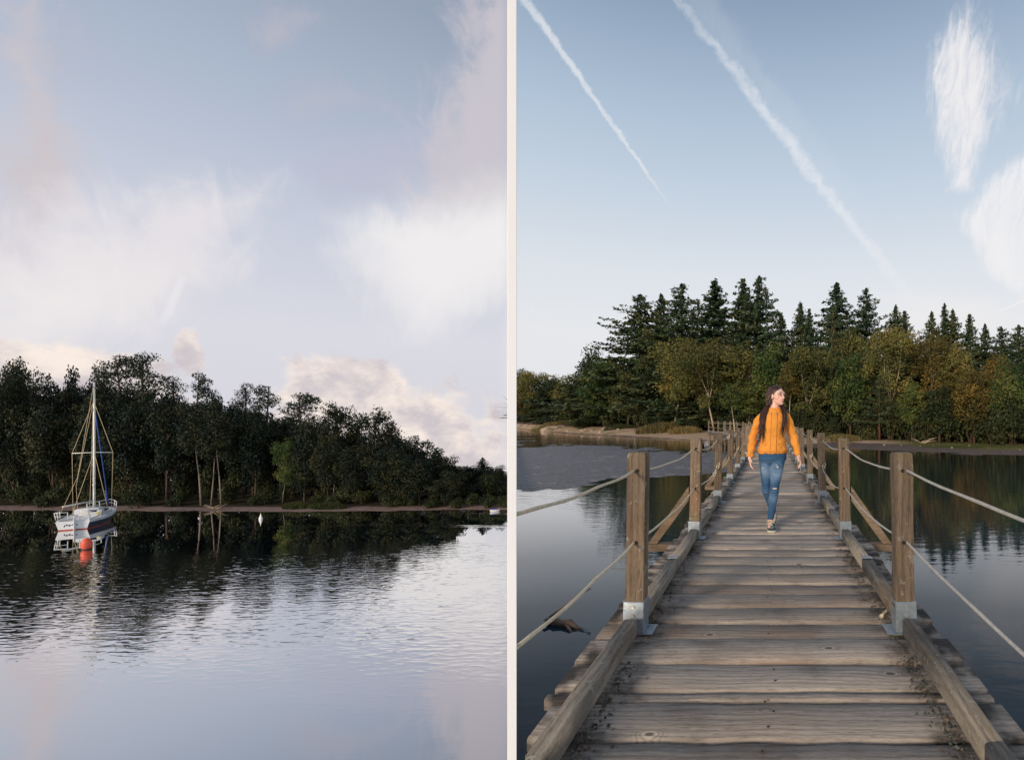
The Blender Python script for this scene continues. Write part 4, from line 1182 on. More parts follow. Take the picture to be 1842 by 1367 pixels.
# bearers and kerbs
KX = 0.80                                   # centre line of kerbs and posts
bm = bmesh.new(); box(bm, -0.06, 0.06, 0, 1, -0.27, -0.053)
bear = bm_mesh(bm, 'bearer')
for x in (-0.72, 0.0, 0.72): link('bearer', bear, M_['kerb'], bridge, (x, max(0.15, -x * 1.963 + 0.15), 0)).scale = (1, END_Y - 1.6, 1)

PY = [0.62] + [3.02 + 2.36 * i for i in range(12)]
def kerb_mesh(L, seed):
    r = np.random.default_rng(seed); n = max(3, int(L / 0.3))
    V, Q = [], []
    ys = np.linspace(0, L, n); c = 0.008
    for i in range(n):
        d = r.normal(size=4) * 0.0028
        V += [(-0.039 + d[0], ys[i], 0), (-0.039 + d[0], ys[i], 0.088 - c), (-0.039 + c, ys[i], 0.088 + d[2]), (0.039 - c, ys[i], 0.088 + d[3]), (0.039 + d[1], ys[i], 0.088 - c), (0.039 + d[1], ys[i], 0)]
    for i in range(n - 1):
        for j in range(5):
            a = i * 6 + j; Q.append((a, a + 1, a + 7, a + 6))
    Q += [(0, 5, 4, 1), (1, 4, 3, 2)]
    k_ = (n - 1) * 6
    Q += [(k_, k_ + 1, k_ + 4, k_ + 5), (k_ + 1, k_ + 2, k_ + 3, k_ + 4)]
    return mesh_np('kerb_beam', V, Q)
kerbs = [kerb_mesh(1.11, s) for s in range(4)]
plate_bm = bmesh.new(); box(plate_bm, -0.041, 0.041, -0.03, 0.03, 0, 0.006); plate = bm_mesh(plate_bm, 'joint_plate')
for side in (-1, 1):
    for i, y in enumerate(PY):
        for half in (0, 1):
            y0 = y + 0.062 + half * 1.118
            if y0 > END_Y - 0.8 or (side < 0 and y0 < 1.7): continue
            kme = kerbs[(i * 2 + half + side) % 4]
            if side < 0 and i == 0:           # the first kerb is sawn off along the wall
                kme = kme.copy(); n_ = len(kme.vertices)
                for v in kme.vertices:
                    ys_ = (v.co.x - KX - 0.045) / WX * WY - y0
                    v.co.y = ys_ + v.co.y * (1.11 - ys_) / 1.11
            kb = link('kerb_beam', kme, M_['kerb'], bridge, (side * KX, y0, 0.022))
            kb.rotation_euler = (0, 0, float(rng.normal() * 0.004))
        if y + 1.2 < END_Y and i > 0: link('joint_plate', plate, M_['steel'], bridge, (side * KX, y + 1.175, 0.115))
    # the stretch between the viewer and the nearest posts
    if side > 0: link('kerb_beam', kerb_mesh(1.19, 9), M_['kerb'], bridge, (side * KX, -0.64, 0.022))

# posts: timber shaft in a galvanised shoe
def post_mesh(seed):
    bm = bmesh.new(); r = np.random.default_rng(seed)
    hw = 0.056
    secs = []
    for z in (0.145, 0.4, 0.7, 0.95, 1.045, 1.06):
        e = hw * (0.86 if z > 1.055 else 1.0) + r.normal() * 0.0008
        secs.append(((r.normal() * 0.0015, r.normal() * 0.0015, z), e, e, Matrix.Identity(3), 14.0))
    loft(bm, secs, 24)
    return bm_mesh(bm, 'post')
posts_me = [post_mesh(s) for s in range(4)]
def shoe_mesh():
    bm = bmesh.new()
    box(bm, -0.061, 0.061, -0.061, 0.061, 0.006, 0.185)
    bevel(bm, 0.003)
    box(bm, -0.061, 0.115, -0.075, 0.075, 0.0, 0.0058)
    return bm_mesh(bm, 'post_shoe')
shoe_me = shoe_mesh()
bm = bmesh.new(); bmesh.ops.create_cone(bm, cap_ends=True, segments=10, radius1=0.009, radius2=0.006, depth=0.008, matrix=Matrix.Rotation(R(90), 4, 'X'))
bolt_me = bm_mesh(bm, 'bolt')
bm = bmesh.new(); bmesh.ops.create_cone(bm, cap_ends=True, segments=10, radius1=0.011, radius2=0.011, depth=0.004, matrix=Matrix.Rotation(R(90), 4, 'X'))
hole_me = bm_mesh(bm, 'rope_hole')
M_['hole'] = simple('drilled_hole', (0.02, 0.015, 0.012), 0.95, 0, 0.1)
UPZ, LOZ = 0.955, 0.535
def add_post(side, x, y, z=0.0, rz=0.0, detail=True, i=0, lean=0.0):
    p = link('post', posts_me[i % 4], M_['post'], bridge, (x, y, z)); p.rotation_euler = (0, lean, rz)
    s = link('post_shoe', shoe_me, M_['steel'], p, (0, 0, 0.004))
    if side > 0: s.scale = (-1, 1, 1)
    if detail:
        for zz in (0.155, 0.105): link('bolt', bolt_me, M_['bolt'], p, (0.0, -0.0655, zz + 0.004))
        for zz in (UPZ, LOZ): link('rope_hole', hole_me, M_['hole'], p, (0.008 * -side, -0.0575, zz))
    return p
for side in (-1, 1):
    for i, y in enumerate(PY):
        if side < 0 and i == 0: continue
        add_post(side, side * KX, y, 0, float(rng.normal() * 0.03), i < 6, i + (side > 0) * 2, float(rng.normal() * 0.006) + -side * 0.018)

# ropes: one continuous run on each side and height, sagging between posts
def rope_run(side, z, pts_y, m):
    bm = bmesh.new(); path = []
    for i in range(len(pts_y) - 1):
        y0, y1 = pts_y[i], pts_y[i + 1]
        sag = 0.035 + 0.05 * rng.random() if z > 0.8 else 0.05 + 0.07 * rng.random()
        if i == 0: sag = 0.02
        if i == 1: sag = 0.05
        for t in np.linspace(0, 1, 12)[:-1]:
            path.append((side * KX + 0.004 * math.sin(t * 9 + i), y0 + (y1 - y0) * t, z - sag * 4 * t * (1 - t) + 0.003 * math.sin(t * 14 + i * 2)))
    path.append((side * KX, pts_y[-1], z))
    tube(bm, path, [0.0072 + 0.0006 * math.sin(i_ * 2.4) for i_ in range(len(path))], 8)
    return link('rope', bm_mesh(bm, 'rope', True), m, bridge)
for side in (-1, 1):
    for z in (UPZ, LOZ): rope_run(side, z if True else 0, PY if side > 0 else [PY0] + PY[1:], M_['rope'] if side < 0 else M_['rope_grey'])
def knot(side, y, z, along=0.0):
    bm = bmesh.new()
    for a in range(3):
        pts = [(0.018 * math.cos(t), 0.014 * a - 0.014 + 0.006 * math.sin(2 * t), 0.022 * math.sin(t)) for t in np.linspace(0, 6.283, 14)]
        tube(bm, pts, 0.0075, 6)
    tube(bm, [(0.01, 0, 0.0), (0.03, -0.03, 0.03), (0.02, -0.05, 0.07)], 0.0065, 6)
    link('rope_knot', bm_mesh(bm, 'rope_knot', True), M_['rope'], bridge, (side * KX + 0.012, y, z))
knot(-1, PY[3] - 0.07, LOZ + 0.01); knot(-1, PY[3] - 0.55, LOZ - 0.05); knot(-1, PY[4] - 0.5, UPZ - 0.03); knot(-1, PY[5] - 0.07, LOZ + 0.01)
knot(1, PY[4] - 0.07, LOZ); knot(1, PY[3] - 0.07, LOZ + 0.01)

# outriggers with raking braces at every second post
bm = bmesh.new(); box(bm, 0.0, 0.62, -0.06, 0.06, -0.075, 0.0); bevel(bm, 0.004); outr = bm_mesh(bm, 'outrigger')
def brace_mesh():
    bm = bmesh.new()
    a, b_ = Vector((1.24 - KX, 0, 0.0)), Vector((0.058, 0, 0.53))
    d = (b_ - a).normalized(); n = Vector((-d.z, 0, d.x)) * 0.045; yv = Vector((0, 0.03, 0))
    V = [a + Vector((0.085, 0, 0)) * s + yv * t for s in (-0.55, 0.55) for t in (-1, 1)] + [b_ + Vector((0, 0, 0.075)) * s + yv * t for s in (-1, 1) for t in (-1, 1)]
    vv = [bm.verts.new(v) for v in V]
    for f in ((0, 1, 3, 2), (4, 6, 7, 5), (0, 4, 5, 1), (2, 3, 7, 6), (0, 2, 6, 4), (1, 5, 7, 3)): bm.faces.new([vv[i] for i in f])
    return bm_mesh(bm, 'brace')
br_me = brace_mesh()
for i in (0, 2, 4, 6, 8, 10, 12):
    y = PY[i]
    for side in (-1, 1):
        if i == 0: continue
        g_ = link('outrigger', outr, M_['beam'], bridge, (side * 0.67, y, -0.0535)) 
        if side < 0: g_.scale = (-1, 1, 1)
        b2 = link('brace', br_me, M_['beam'], bridge, (side * KX, y, -0.05))
        if side < 0: b2.scale = (-1, 1, 1)

# piles in the water
def pile_mesh(z0, z1):
    bm = bmesh.new(); loft(bm, [((0, 0, z0), 0.085, 0.085), ((0.01, 0, (z0 + z1) / 2), 0.078, 0.08), ((0, 0, z1), 0.075, 0.075)], 10)
    return bm_mesh(bm, 'pile', True)
pile_me = pile_mesh(-2.2, -0.275)
for i, y in enumerate(PY):
    if i % 2 == 0:
        for side in (-1, 1):
            if i or side > 0: link('pile', pile_me, M_['post'], bridge, (side * 0.72, y + 0.1, 0))

# last stretch, turning left to the beach
A = Vector((-0.05, END_Y + 0.3, 0)); Bv = Vector((-5.2, 49.0, 0.15))
dv = (Bv - A).normalized(); Ln = (Bv - A).length; ang = math.atan2(-dv.x, dv.y)
nv = Vector((dv.y, -dv.x, 0))
short = plank_mesh(0.225, seed=300)
for i in range(int(Ln / 0.24)):
    c = A + dv * (0.12 + i * 0.24)
    p = link('plank', short, M_['plank'], bridge, (c.x, c.y, c.z + float(rng.normal() * 0.003))); p.rotation_euler = (0, 0, ang + float(rng.normal() * 0.004))
for s in (-0.72, 0.72):
    bm = bmesh.new(); c0 = A + nv * s; c1 = Bv + nv * s
    tube(bm, [c0 - Vector((0, 0, 0.16)), c1 - Vector((0, 0, 0.16))], 0.1, 4)
    link('bearer', bm_mesh(bm, 'bearer'), M_['kerb'], bridge)
for side in (-1, 1):
    pts = []
    for i in range(8):
        c = A + dv * (0.5 + i * 2.5) + nv * side * KX
        if i * 2.5 + 0.5 > Ln: break
        add_post(side, c.x, c.y, c.z, ang, False, i); pts.append(c)
        link('pile', pile_me, M_['post'], bridge, (c.x - nv.x * side * 0.1, c.y, c.z))
    for z in (UPZ, LOZ):
        bm = bmesh.new(); path = []
        for a, b_ in zip(pts, pts[1:]):
            for t in np.linspace(0, 1, 6)[:-1]: path.append(a.lerp(b_, t) + Vector((0, 0, z - 0.08 * 4 * t * (1 - t))))
        path.append(pts[-1] + Vector((0, 0, z)))
        tube(bm, path, 0.010, 6)
        link('rope', bm_mesh(bm, 'rope', True), M_['rope'], bridge)
    bm = bmesh.new()
    tube(bm, [A + nv * side * KX + Vector((0, 0, 0.07)), Bv + nv * side * KX + Vector((0, 0, 0.07))], 0.06, 4)
    link('kerb_beam', bm_mesh(bm, 'kerb_beam'), M_['kerb'], bridge)

# moss, crumbs and fallen leaves along the kerbs
def litter(name, n, side, m, spread, size, dens=None, lab=None, kindl='moss'):
    C, N, S, T = [], [], [], []
    y = 1.6 + rng.random(n) ** 1.6 * 16
    clump = vnoise(y * 3.0, y * 0, 1.0, 11 + (side > 0)) * 0.7 + vnoise(y * 0.8, y * 0, 1.0, 21) * 0.5
    keep = clump > rng.random(n) * 0.9; y = y[keep]; n = len(y)
    x = side * (KX - 0.052 - np.abs(rng.normal(size=n)) * spread)
    c = np.stack([x, y, 0.003 + rng.random(n) * 0.012 * np.exp(-np.abs(np.abs(x) - KX) / 0.08)], 1)
    nm = np.stack([rng.normal(size=n) * 0.5, rng.normal(size=n) * 0.5, np.ones(n)], 1)
    V, Q = leaf_cards(c, nm, size * (0.5 + rng.random(n)), 0.6)
    me = mesh_np(name, V, Q)
    a = me.attributes.new('tint', 'FLOAT', 'FACE'); a.data.foreach_set('value', rng.random(n).astype(np.float32))
    o = link(name, me, m, bridge); o['kind'] = 'stuff'
M_['moss'] = leaf('grey_moss', (0.035, 0.038, 0.026, 1), (0.16, 0.165, 0.13, 1), None, 0.1)
M_['dryleaf'] = leaf('dry_leaf', (0.05, 0.035, 0.02, 1), (0.26, 0.19, 0.11, 1), None, 0.1)
litter('moss', 3600, 1, M_['moss'], 0.045, 0.008)
litter('leaf_litter', 500, 1, M_['dryleaf'], 0.05, 0.010)
litter('leaf_litter', 900, -1, M_['dryleaf'], 0.045, 0.011)
litter('moss', 900, -1, M_['moss'], 0.035, 0.008)
for i in range(3, 16):
    yc = (jY[i] + jY[i + 1]) / 2
    for x in (-0.72, 0.0, 0.72):
        for dy in (-0.05, 0.06):
            if jY[i + 1] - jY[i] < 0.15 and dy > 0: continue
            link('nail', nail_me, M_['nail'], bridge, (x + float(rng.normal() * 0.02), yc + dy, 0.004))

# a pale stick lying by the right-hand kerb
Yk = F * CAM_Z / (1108 - CY); xk = at(1591, Yk)
bm = bmesh.new(); tube(bm, [(-0.03, -0.045, 0.012), (-0.012, -0.015, 0.014), (0.012, 0.02, 0.016), (0.03, 0.05, 0.018)], [0.014, 0.0085, 0.0085, 0.011], 8)
tag(link('stick', bm_mesh(bm, 'stick', True), M_['rope'], None, (xk, Yk, 0.004)), 'short pale stick lying on the planks beside the nearest right-hand post', 'stick')

# ------------------------------------------------------------------ sailing boat at its mooring on the lower lake
BX, BY = at(162, F * (CAM_Z - LOW) / (942.5 - CY)), F * (CAM_Z - LOW) / (942.5 - CY)
sight = math.atan2(-BX, BY)
boat = tag(empty('sailing_boat', (BX, BY, LOW), sight - R(17)), 'white sailing boat with bare mast moored in front of the dark wood', 'sailing boat')
M_['gel'] = simple('white_gelcoat', (0.74, 0.75, 0.77, 1), 0.35, 0, 0.06, 2)
M_['navy'] = simple('navy_paint', (0.035, 0.05, 0.085, 1), 0.3, 0, 0.1, 2)
M_['red'] = simple('red_antifouling', (0.42, 0.09, 0.06, 1), 0.6, 0, 0.2, 3)
M_['alu'] = simple('mast_alloy', (0.78, 0.76, 0.68, 1), 0.4, 0.25, 0.05, 2)
M_['wire'] = simple('tan_wire', lin(196, 176, 142), 0.6, 0, 0.1)
M_['sail'] = simple('blue_sail_cover', lin(52, 82, 150), 0.8, 0, 0.2, 6)
M_['glass'] = simple('dark_window', (0.01, 0.014, 0.02, 1), 0.1)
M_['yellow'] = simple('yellow_bag', lin(214, 206, 70), 0.6)
M_['dirt'] = simple('dark_lettering', (0.03, 0.035, 0.045, 1), 0.7)
# hull sections, +Y is the bow: (y, half beam at deck, half beam at water, deck height, keel depth)
HS = [(-2.9, 0.88, 0.74, 0.74, -0.05), (-2.2, 0.98, 0.84, 0.72, -0.18), (-1.0, 1.12, 0.95, 0.72, -0.3), (0.4, 1.14, 0.92, 0.76, -0.35), (1.8, 0.95, 0.66, 0.84, -0.3), (2.9, 0.58, 0.30, 0.92, -0.18), (3.7, 0.08, 0.02, 1.0, 0.02)]
def hull_ring(y, bd, bw, zd, zk, n=9):
    pts = []
    prof = [(0, zk), (bw * 0.55, zk * 0.75), (bw * 0.96, zk * 0.1 - 0.02), (bw, 0.07), (bw + (bd - bw) * 0.30, 0.12 + (zd - 0.12) * 0.25), (bw + (bd - bw) * 0.75, 0.12 + (zd - 0.12) * 0.66), (bd, zd - 0.05), (bd * 0.985, zd)]
    return [Vector((x, y, z)) for x, z in prof]
def hull_strip(i0, i1, m, name, parent):
    """shell plating between two profile rows, both sides"""
    V, Q = [], []
    for sgn in (-1, 1):
        base = len(V)
        for s in HS:
            r = hull_ring(*s)
            for j in range(i0, i1 + 1): V.append((r[j].x * sgn, r[j].y, r[j].z))
        w_ = i1 - i0 + 1
        for a in range(len(HS) - 1):
            for j in range(w_ - 1):
                q0 = base + a * w_ + j
                Q.append((q0, q0 + 1, q0 + w_ + 1, q0 + w_) if sgn < 0 else (q0, q0 + w_, q0 + w_ + 1, q0 + 1))
    return link(name, mesh_np(name, V, Q, True), m, parent)
hull_strip(0, 3, M_['red'], 'boot_stripe', boat)
hull_strip(3, 5, M_['navy'], 'hull_side', boat)
hull_strip(5, 7, M_['gel'], 'topside', boat)
r = hull_ring(*HS[0])
bm = bmesh.new()
vv = [bm.verts.new((p.x * s, p.y - 0.001 - 0.16 * (1 - p.z) * 0, p.z)) for s, seq in ((1, r[2:]), (-1, r[2:][::-1])) for p in seq]
bm.faces.new(vv)
tr_ = link('transom', bm_mesh(bm, 'transom'), M_['gel'], boat)
rr_ = random.Random(5)
bm = bmesh.new()
for cx, cz, w_, h_ in ((-0.30, 0.42, 0.10, 0.10), (-0.16, 0.38, 0.09, 0.13), (-0.02, 0.43, 0.08, 0.09), (0.09, 0.37, 0.10, 0.12), (-0.42, 0.36, 0.05, 0.16), (0.22, 0.42, 0.07, 0.07)):
    box(bm, cx - w_ / 2, cx + w_ / 2, -2.914, -2.902, cz - h_ / 2, cz + h_ / 2, Matrix.Translation((cx, 0, cz)) @ Matrix.Rotation(rr_.uniform(-0.6, 0.6), 4, 'Y') @ Matrix.Translation((-cx, 0, -cz)))
link('lettering', bm_mesh(bm, 'lettering'), M_['dirt'], tr_)
bm = bmesh.new(); box(bm, -0.74, 0.74, -2.908, -2.902, -0.02, 0.075)
link('boot_stripe', bm_mesh(bm, 'boot_stripe'), M_['red'], boat)
# deck, cockpit coamings, cabin
bm = bmesh.new()
prev = None
for s in HS:
    rg = hull_ring(*s); a = bm.verts.new((-rg[-1].x, s[0], rg[-1].z)); c = bm.verts.new((0, s[0], rg[-1].z + 0.03)); d_ = bm.verts.new((rg[-1].x, s[0], rg[-1].z))
    if prev: bm.faces.new((prev[0], prev[1], c, a)); bm.faces.new((prev[1], prev[2], d_, c))
    prev = (a, c, d_)
link('deck', bm_mesh(bm, 'deck'), M_['gel'], boat)
def cabin():
    bm = bmesh.new()
    loft(bm, [((0, -0.5, 0.8), 0.80, 0.02, Matrix.Rotation(R(90), 3, 'X')), ], 4, False) if False else None
    rings = []
    for y, hb, zt in ((-0.55, 0.74, 1.42), (0.2, 0.74, 1.42), (1.2, 0.60, 1.34), (1.9, 0.42, 1.18), (2.3, 0.25, 0.95)):
        z0 = 0.74
        rings.append([bm.verts.new(v) for v in ((-hb, y, z0), (-hb * 0.92, y, zt - 0.07), (-hb * 0.75, y, zt), (0, y, zt + 0.03), (hb * 0.75, y, zt), (hb * 0.92, y, zt - 0.07), (hb, y, z0))])
    for a, b_ in zip(rings, rings[1:]):
        for j in range(6): bm.faces.new((a[j], a[j + 1], b_[j + 1], b_[j]))
    bm.faces.new(rings[0]); bm.faces.new(rings[-1])
    return bm_mesh(bm, 'cabin')
cab = link('cabin', cabin(), M_['gel'], boat)
bm = bmesh.new(); box(bm, 0.14, 0.52, -0.572, -0.553, 1.10, 1.30)
link('window', bm_mesh(bm, 'window'), M_['glass'], cab)
bm = bmesh.new(); box(bm, -0.30, 0.06, -0.575, -0.553, 0.85, 1.36)
link('hatch', bm_mesh(bm, 'hatch'), M_['alu'], cab)
bm = bmesh.new(); box(bm, 0.735, 0.75, 0.2, 1.0, 1.10, 1.22)
link('window', bm_mesh(bm, 'window'), M_['glass'], cab)
for s in (-1, 1):
    bm = bmesh.new()
    tube(bm, [(s * 0.78, -2.8, 0.78), (s * 0.86, -1.6, 0.84), (s * 0.80, -0.55, 0.95)], 0.07, 6)
    link('coaming', bm_mesh(bm, 'coaming', True), M_['gel'], boat)
bm = bmesh.new(); ball(bm, (0.72, -0.75, 1.0), (0.16, 0.12, 0.12), 10)
link('sail_bag', bm_mesh(bm, 'sail_bag', True), M_['yellow'], boat)
# rudder, tiller, outboard bracket
bm = bmesh.new(); box(bm, 0.10, 0.15, -3.16, -2.91, -0.3, 0.95); bevel(bm, 0.01)
link('rudder', bm_mesh(bm, 'rudder'), M_['gel'], boat)
bm = bmesh.new(); tube(bm, [(0.12, -3.0, 0.98), (0.02, -2.2, 1.12)], 0.025, 6)
link('tiller', bm_mesh(bm, 'tiller', True), M_['wire'], boat)
# mast, boom, spreaders
MH = 12.35
my = 0.75
bm = bmesh.new(); tube(bm, [(0, my, 1.2), (0.0, my, 5), (0.02, my - 0.06, 9), (0.04, my - 0.14, MH)], [0.082, 0.08, 0.07, 0.05], 10)
mast = link('mast', bm_mesh(bm, 'mast', True), M_['alu'], boat)
bm = bmesh.new(); ball(bm, (0.04, my - 0.14, MH + 0.08), (0.07, 0.07, 0.09), 8)
link('mast_head', bm_mesh(bm, 'mast_head', True), M_['dirt'], mast)
bm = bmesh.new(); tube(bm, [(-0.02, my - 0.1, 1.95), (-0.95, -1.55, 1.80)], 0.06, 8)
link('boom', bm_mesh(bm, 'boom', True), M_['alu'], boat)
bm = bmesh.new(); tube(bm, [(0.3, -0.3, 1.35), (0.3, -0.3, 3.35)], 0.035, 6); tube(bm, [(0.3, -0.3, 3.3), (0.3, -0.3, 3.48)], 0.08, 8)
link('aerial', bm_mesh(bm, 'aerial', True), M_['alu'], boat)
sp_z, sp_x = 6.15, 1.12
bm = bmesh.new(); tube(bm, [(-sp_x, my - 0.25, sp_z), (0, my, sp_z + 0.03), (sp_x, my - 0.25, sp_z)], 0.035, 6)
link('spreader', bm_mesh(bm, 'spreader', True), M_['alu'], boat)
def wire(pts, r_=0.016, m='wire', name='shroud'):
    bm = bmesh.new(); tube(bm, pts, r_, 5); return link(name, bm_mesh(bm, name, True), M_[m], boat)
for s in (-1, 1):
    wire([(s * 0.02, my - 0.1, 10.6), (s * sp_x, my - 0.25, sp_z), (s * 1.05, 0.45, 0.9)])
    wire([(s * 0.02, my, 6.1), (s * 1.0, 0.1, 0.9)], 0.017)
    wire([(0.02, my - 0.12, MH - 0.1), (s * 0.35, -1.0, 4.2), (s * 0.8, -2.75, 0.95)], 0.015, 'wire', 'backstay')
wire([(0.02, my - 0.1, 10.5), (0.0, 3.5, 1.2)], 0.04, 'sail', 'furled_jib')
wire([(0.0, 3.3, 1.3), (0.0, 2.95, 2.6)], 0.07, 'sail', 'furled_jib')
wire([(-0.03, my - 0.1, 10.5), (-0.62, -0.4, 3.4), (-0.5, -0.5, 1.3)], 0.015, 'wire', 'halyard')
# rails
def rail(name, pts_top, feet):
    bm = bmesh.new(); tube(bm, pts_top, 0.03, 6)
    o_ = link(name, bm_mesh(bm, name, True), M_['gel'], boat)
    for a, b_ in feet:
        bm = bmesh.new(); tube(bm, [a, b_], 0.026, 6); link('stanchion', bm_mesh(bm, 'stanchion', True), M_['gel'], o_)
    bm = bmesh.new(); tube(bm, [Vector(p) - Vector((0, 0, 0.3)) for p in pts_top], 0.02, 5); link('lower_rail', bm_mesh(bm, 'lower_rail', True), M_['gel'], o_)
rail('stern_rail', [(-0.25, -2.95, 1.48), (-0.9, -2.95, 1.46), (-1.12, -1.5, 1.46)], [((-0.25, -2.9, 0.86), (-0.25, -2.95, 1.48)), ((-0.86, -2.85, 0.86), (-0.92, -2.93, 1.46)), ((-1.1, -1.5, 0.86), (-1.12, -1.5, 1.46)), ((-0.98, -2.2, 0.86), (-1.03, -2.2, 1.46))])
rail('stern_rail', [(0.35, -2.95, 1.48), (0.9, -2.95, 1.46), (1.12, -1.7, 1.46)], [((0.35, -2.9, 0.86), (0.35, -2.95, 1.48)), ((0.86, -2.85, 0.86), (0.92, -2.93, 1.46)), ((1.1, -1.7, 0.86), (1.12, -1.7, 1.46))])
rail('bow_rail', [(0.85, 2.2, 1.55), (0.45, 3.2, 1.62), (0.0, 3.85, 1.68), (-0.45, 3.2, 1.62), (-0.85, 2.2, 1.55)], [((0.82, 2.2, 0.98), (0.85, 2.2, 1.55)), ((0.42, 3.2, 1.06), (0.45, 3.2, 1.62)), ((-0.82, 2.2, 0.98), (-0.85, 2.2, 1.55)), ((-0.42, 3.2, 1.06), (-0.45, 3.2, 1.62))])

# mooring buoy, marker buoy, small motor boat
by_ = F * (CAM_Z - LOW) / (988 - CY)
buoy = tag(empty('buoy', (at(155.5, by_), by_, LOW), 0), 'round orange mooring buoy floating in front of the sailing boat', 'buoy')
M_['orange'] = simple('orange_plastic', lin(226, 96, 70), 0.45, 0, 0.12, 3)
bm = bmesh.new(); ball(bm, (0, 0, 0.36), (0.27, 0.27, 0.44), 24)
link('float', bm_mesh(bm, 'float', True), M_['orange'], buoy)
bm = bmesh.new()
tube(bm, [(0.10 * math.cos(t), 0, 0.84 + 0.06 * math.sin(t)) for t in np.linspace(0, 6.283, 12)], 0.022, 6)
link('ring', bm_mesh(bm, 'ring', True), M_['steel'], buoy)
bm = bmesh.new(); loft(bm, [((0, 0, -0.06), 0.24, 0.24), ((0, 0, 0.05), 0.25, 0.25), ((0, 0, 0.055), 0.23, 0.23)], 20)
link('weed_collar', bm_mesh(bm, 'weed_collar', True), M_['dirt'], buoy)
by_ = F * (CAM_Z - LOW) / (934 - CY)
mk = tag(empty('marker_buoy', (at(469, by_), by_, LOW), 0), 'small white conical marker buoy near the middle of the beach', 'buoy')
bm = bmesh.new(); loft(bm, [((0, 0, -0.1), 0.10, 0.10), ((0, 0, 0.10), 0.135, 0.135), ((0, 0, 0.18), 0.10, 0.10), ((0, 0, 0.42), 0.035, 0.035), ((0, 0, 0.48), 0.025, 0.025)], 14)
link('float', bm_mesh(bm, 'float', True), M_['white'], mk)
bm = bmesh.new(); ball(bm, (0, 0, 0.51), (0.04, 0.04, 0.04), 8)
link('top_mark', bm_mesh(bm, 'top_mark', True), M_['yellow'], mk)
by_ = F * (CAM_Z - LOW) / (919.5 - CY)
mb = tag(empty('motor_boat', (at(890, by_), by_, LOW), R(35)), 'tiny dark blue motor boat far off beside the white divider', 'motor boat')
bm = bmesh.new(); loft(bm, [((0, 0, -0.08), 0.30, 0.12), ((0, 0, 0.10), 0.44, 0.19), ((0.02, 0, 0.17), 0.47, 0.2)], 14)
link('hull', bm_mesh(bm, 'hull', True), M_['gel'], mb)
bm = bmesh.new(); loft(bm, [((-0.02, 0, 0.172), 0.36, 0.16), ((-0.04, 0, 0.26), 0.28, 0.13), ((-0.08, 0, 0.29), 0.14, 0.08)], 12)
link('canopy', bm_mesh(bm, 'canopy', True), M_['sail'], mb)

# ------------------------------------------------------------------ the woman walking on the bridge
PYc = 5.88
woman = tag(empty('person', (0.0, PYc, 0.0)), 'woman in orange jacket and ripped blue jeans walking along the footbridge, looking aside', 'person')
def skin_mat():
    m, q, b, o = mat('skin')
    p = q.coord('Object'); n = q.noise(p, 30, 3)
    q.put(b.inputs['Base Color'], q.ramp(n, [(0.3, lin(222, 172, 152)), (0.7, lin(234, 190, 170))]))
    b.inputs['Roughness'].default_value = 0.5
    b.inputs['Subsurface Weight'].default_value = 0.08
    b.inputs['Subsurface Radius'].default_value = (0.012, 0.005, 0.003)
    return m
M_['skin'] = skin_mat()
def cloth(name, c0, c1, weave=220.0, fold=0.38, extra=None):
    m, q, b, o = mat(name)
    p = q.coord('Object')
    n = q.noise(p, 5.0, 5, 0.6); f = q.noise(q.mapping(p, (7, 7, 4.0)), 1.6, 4, 0.55, 1.2)
    w_ = q.noise(p, weave, 2)
    c = q.ramp(n * 0.6 + w_ * 0.4, [(0.3, c0), (0.7, c1)])
    if extra: c = extra(q, p, c)
    q.put(b.inputs['Base Color'], c); b.inputs['Roughness'].default_value = 0.8
    b.inputs['Specular IOR Level'].default_value = 0.25
    q.put(b.inputs['Normal'], q.bump(f + w_ * 0.06, fold, 0.03))
    return m
M_['jacket'] = cloth('orange_canvas', lin(216, 136, 50), lin(232, 156, 68))
M_['jacket_dark'] = cloth('orange_seam', lin(150, 84, 28), lin(172, 100, 36))
def fade_(q, p, c):
    x, y, z = q.sep(p)
    n = q.noise(p, 9, 4, 0.6)
    th = q.smooth(q.m('ABSOLUTE', z - 0.66), 0.17, 0.0) * q.smooth(y, 0.02, -0.06)
    sh = q.smooth(q.m('ABSOLUTE', z - 0.34), 0.16, 0.0) * 0.5
    c = q.mix(q.m('MAXIMUM', th, sh) * q.smooth(n, 0.3, 0.65) * 0.85, c, lin(128, 152, 178))
    return q.mix(q.smooth(q.noise(q.mapping(p, (30, 30, 60)), 1.0, 3), 0.6, 0.75) * 0.4, c, lin(120, 146, 172))
M_['denim'] = cloth('blue_denim', lin(38, 72, 104), lin(62, 100, 136), 400, 0.35, fade_)
M_['hair'] = simple('dark_brown_hair', lin(52, 34, 31), 0.4, 0, 0.4, 60, 0.3)
M_['hair_red'] = simple('red_brown_hair', lin(74, 44, 37), 0.4, 0, 0.4, 60, 0.3)
M_['shoe'] = simple('grey_suede', lin(120, 128, 128), 0.85, 0, 0.25, 40, 0.2)
M_['shoe_dark'] = simple('dark_rubber', lin(58, 64, 68), 0.8, 0, 0.2, 30)
M_['sole'] = simple('pale_sole', lin(196, 194, 176), 0.7, 0, 0.1, 20)
M_['lace'] = simple('cream_lace', lin(208, 206, 176), 0.85, 0, 0.1, 60)
M_['eye'] = simple('eye_white', (0.42, 0.40, 0.38, 1), 0.3); M_['iris'] = simple('dark_iris', (0.03, 0.022, 0.018, 1), 0.15)
M_['brow'] = simple('dark_brow', lin(52, 34, 30), 0.8); M_['lip'] = simple('rose_lip', lin(196, 108, 102), 0.45)

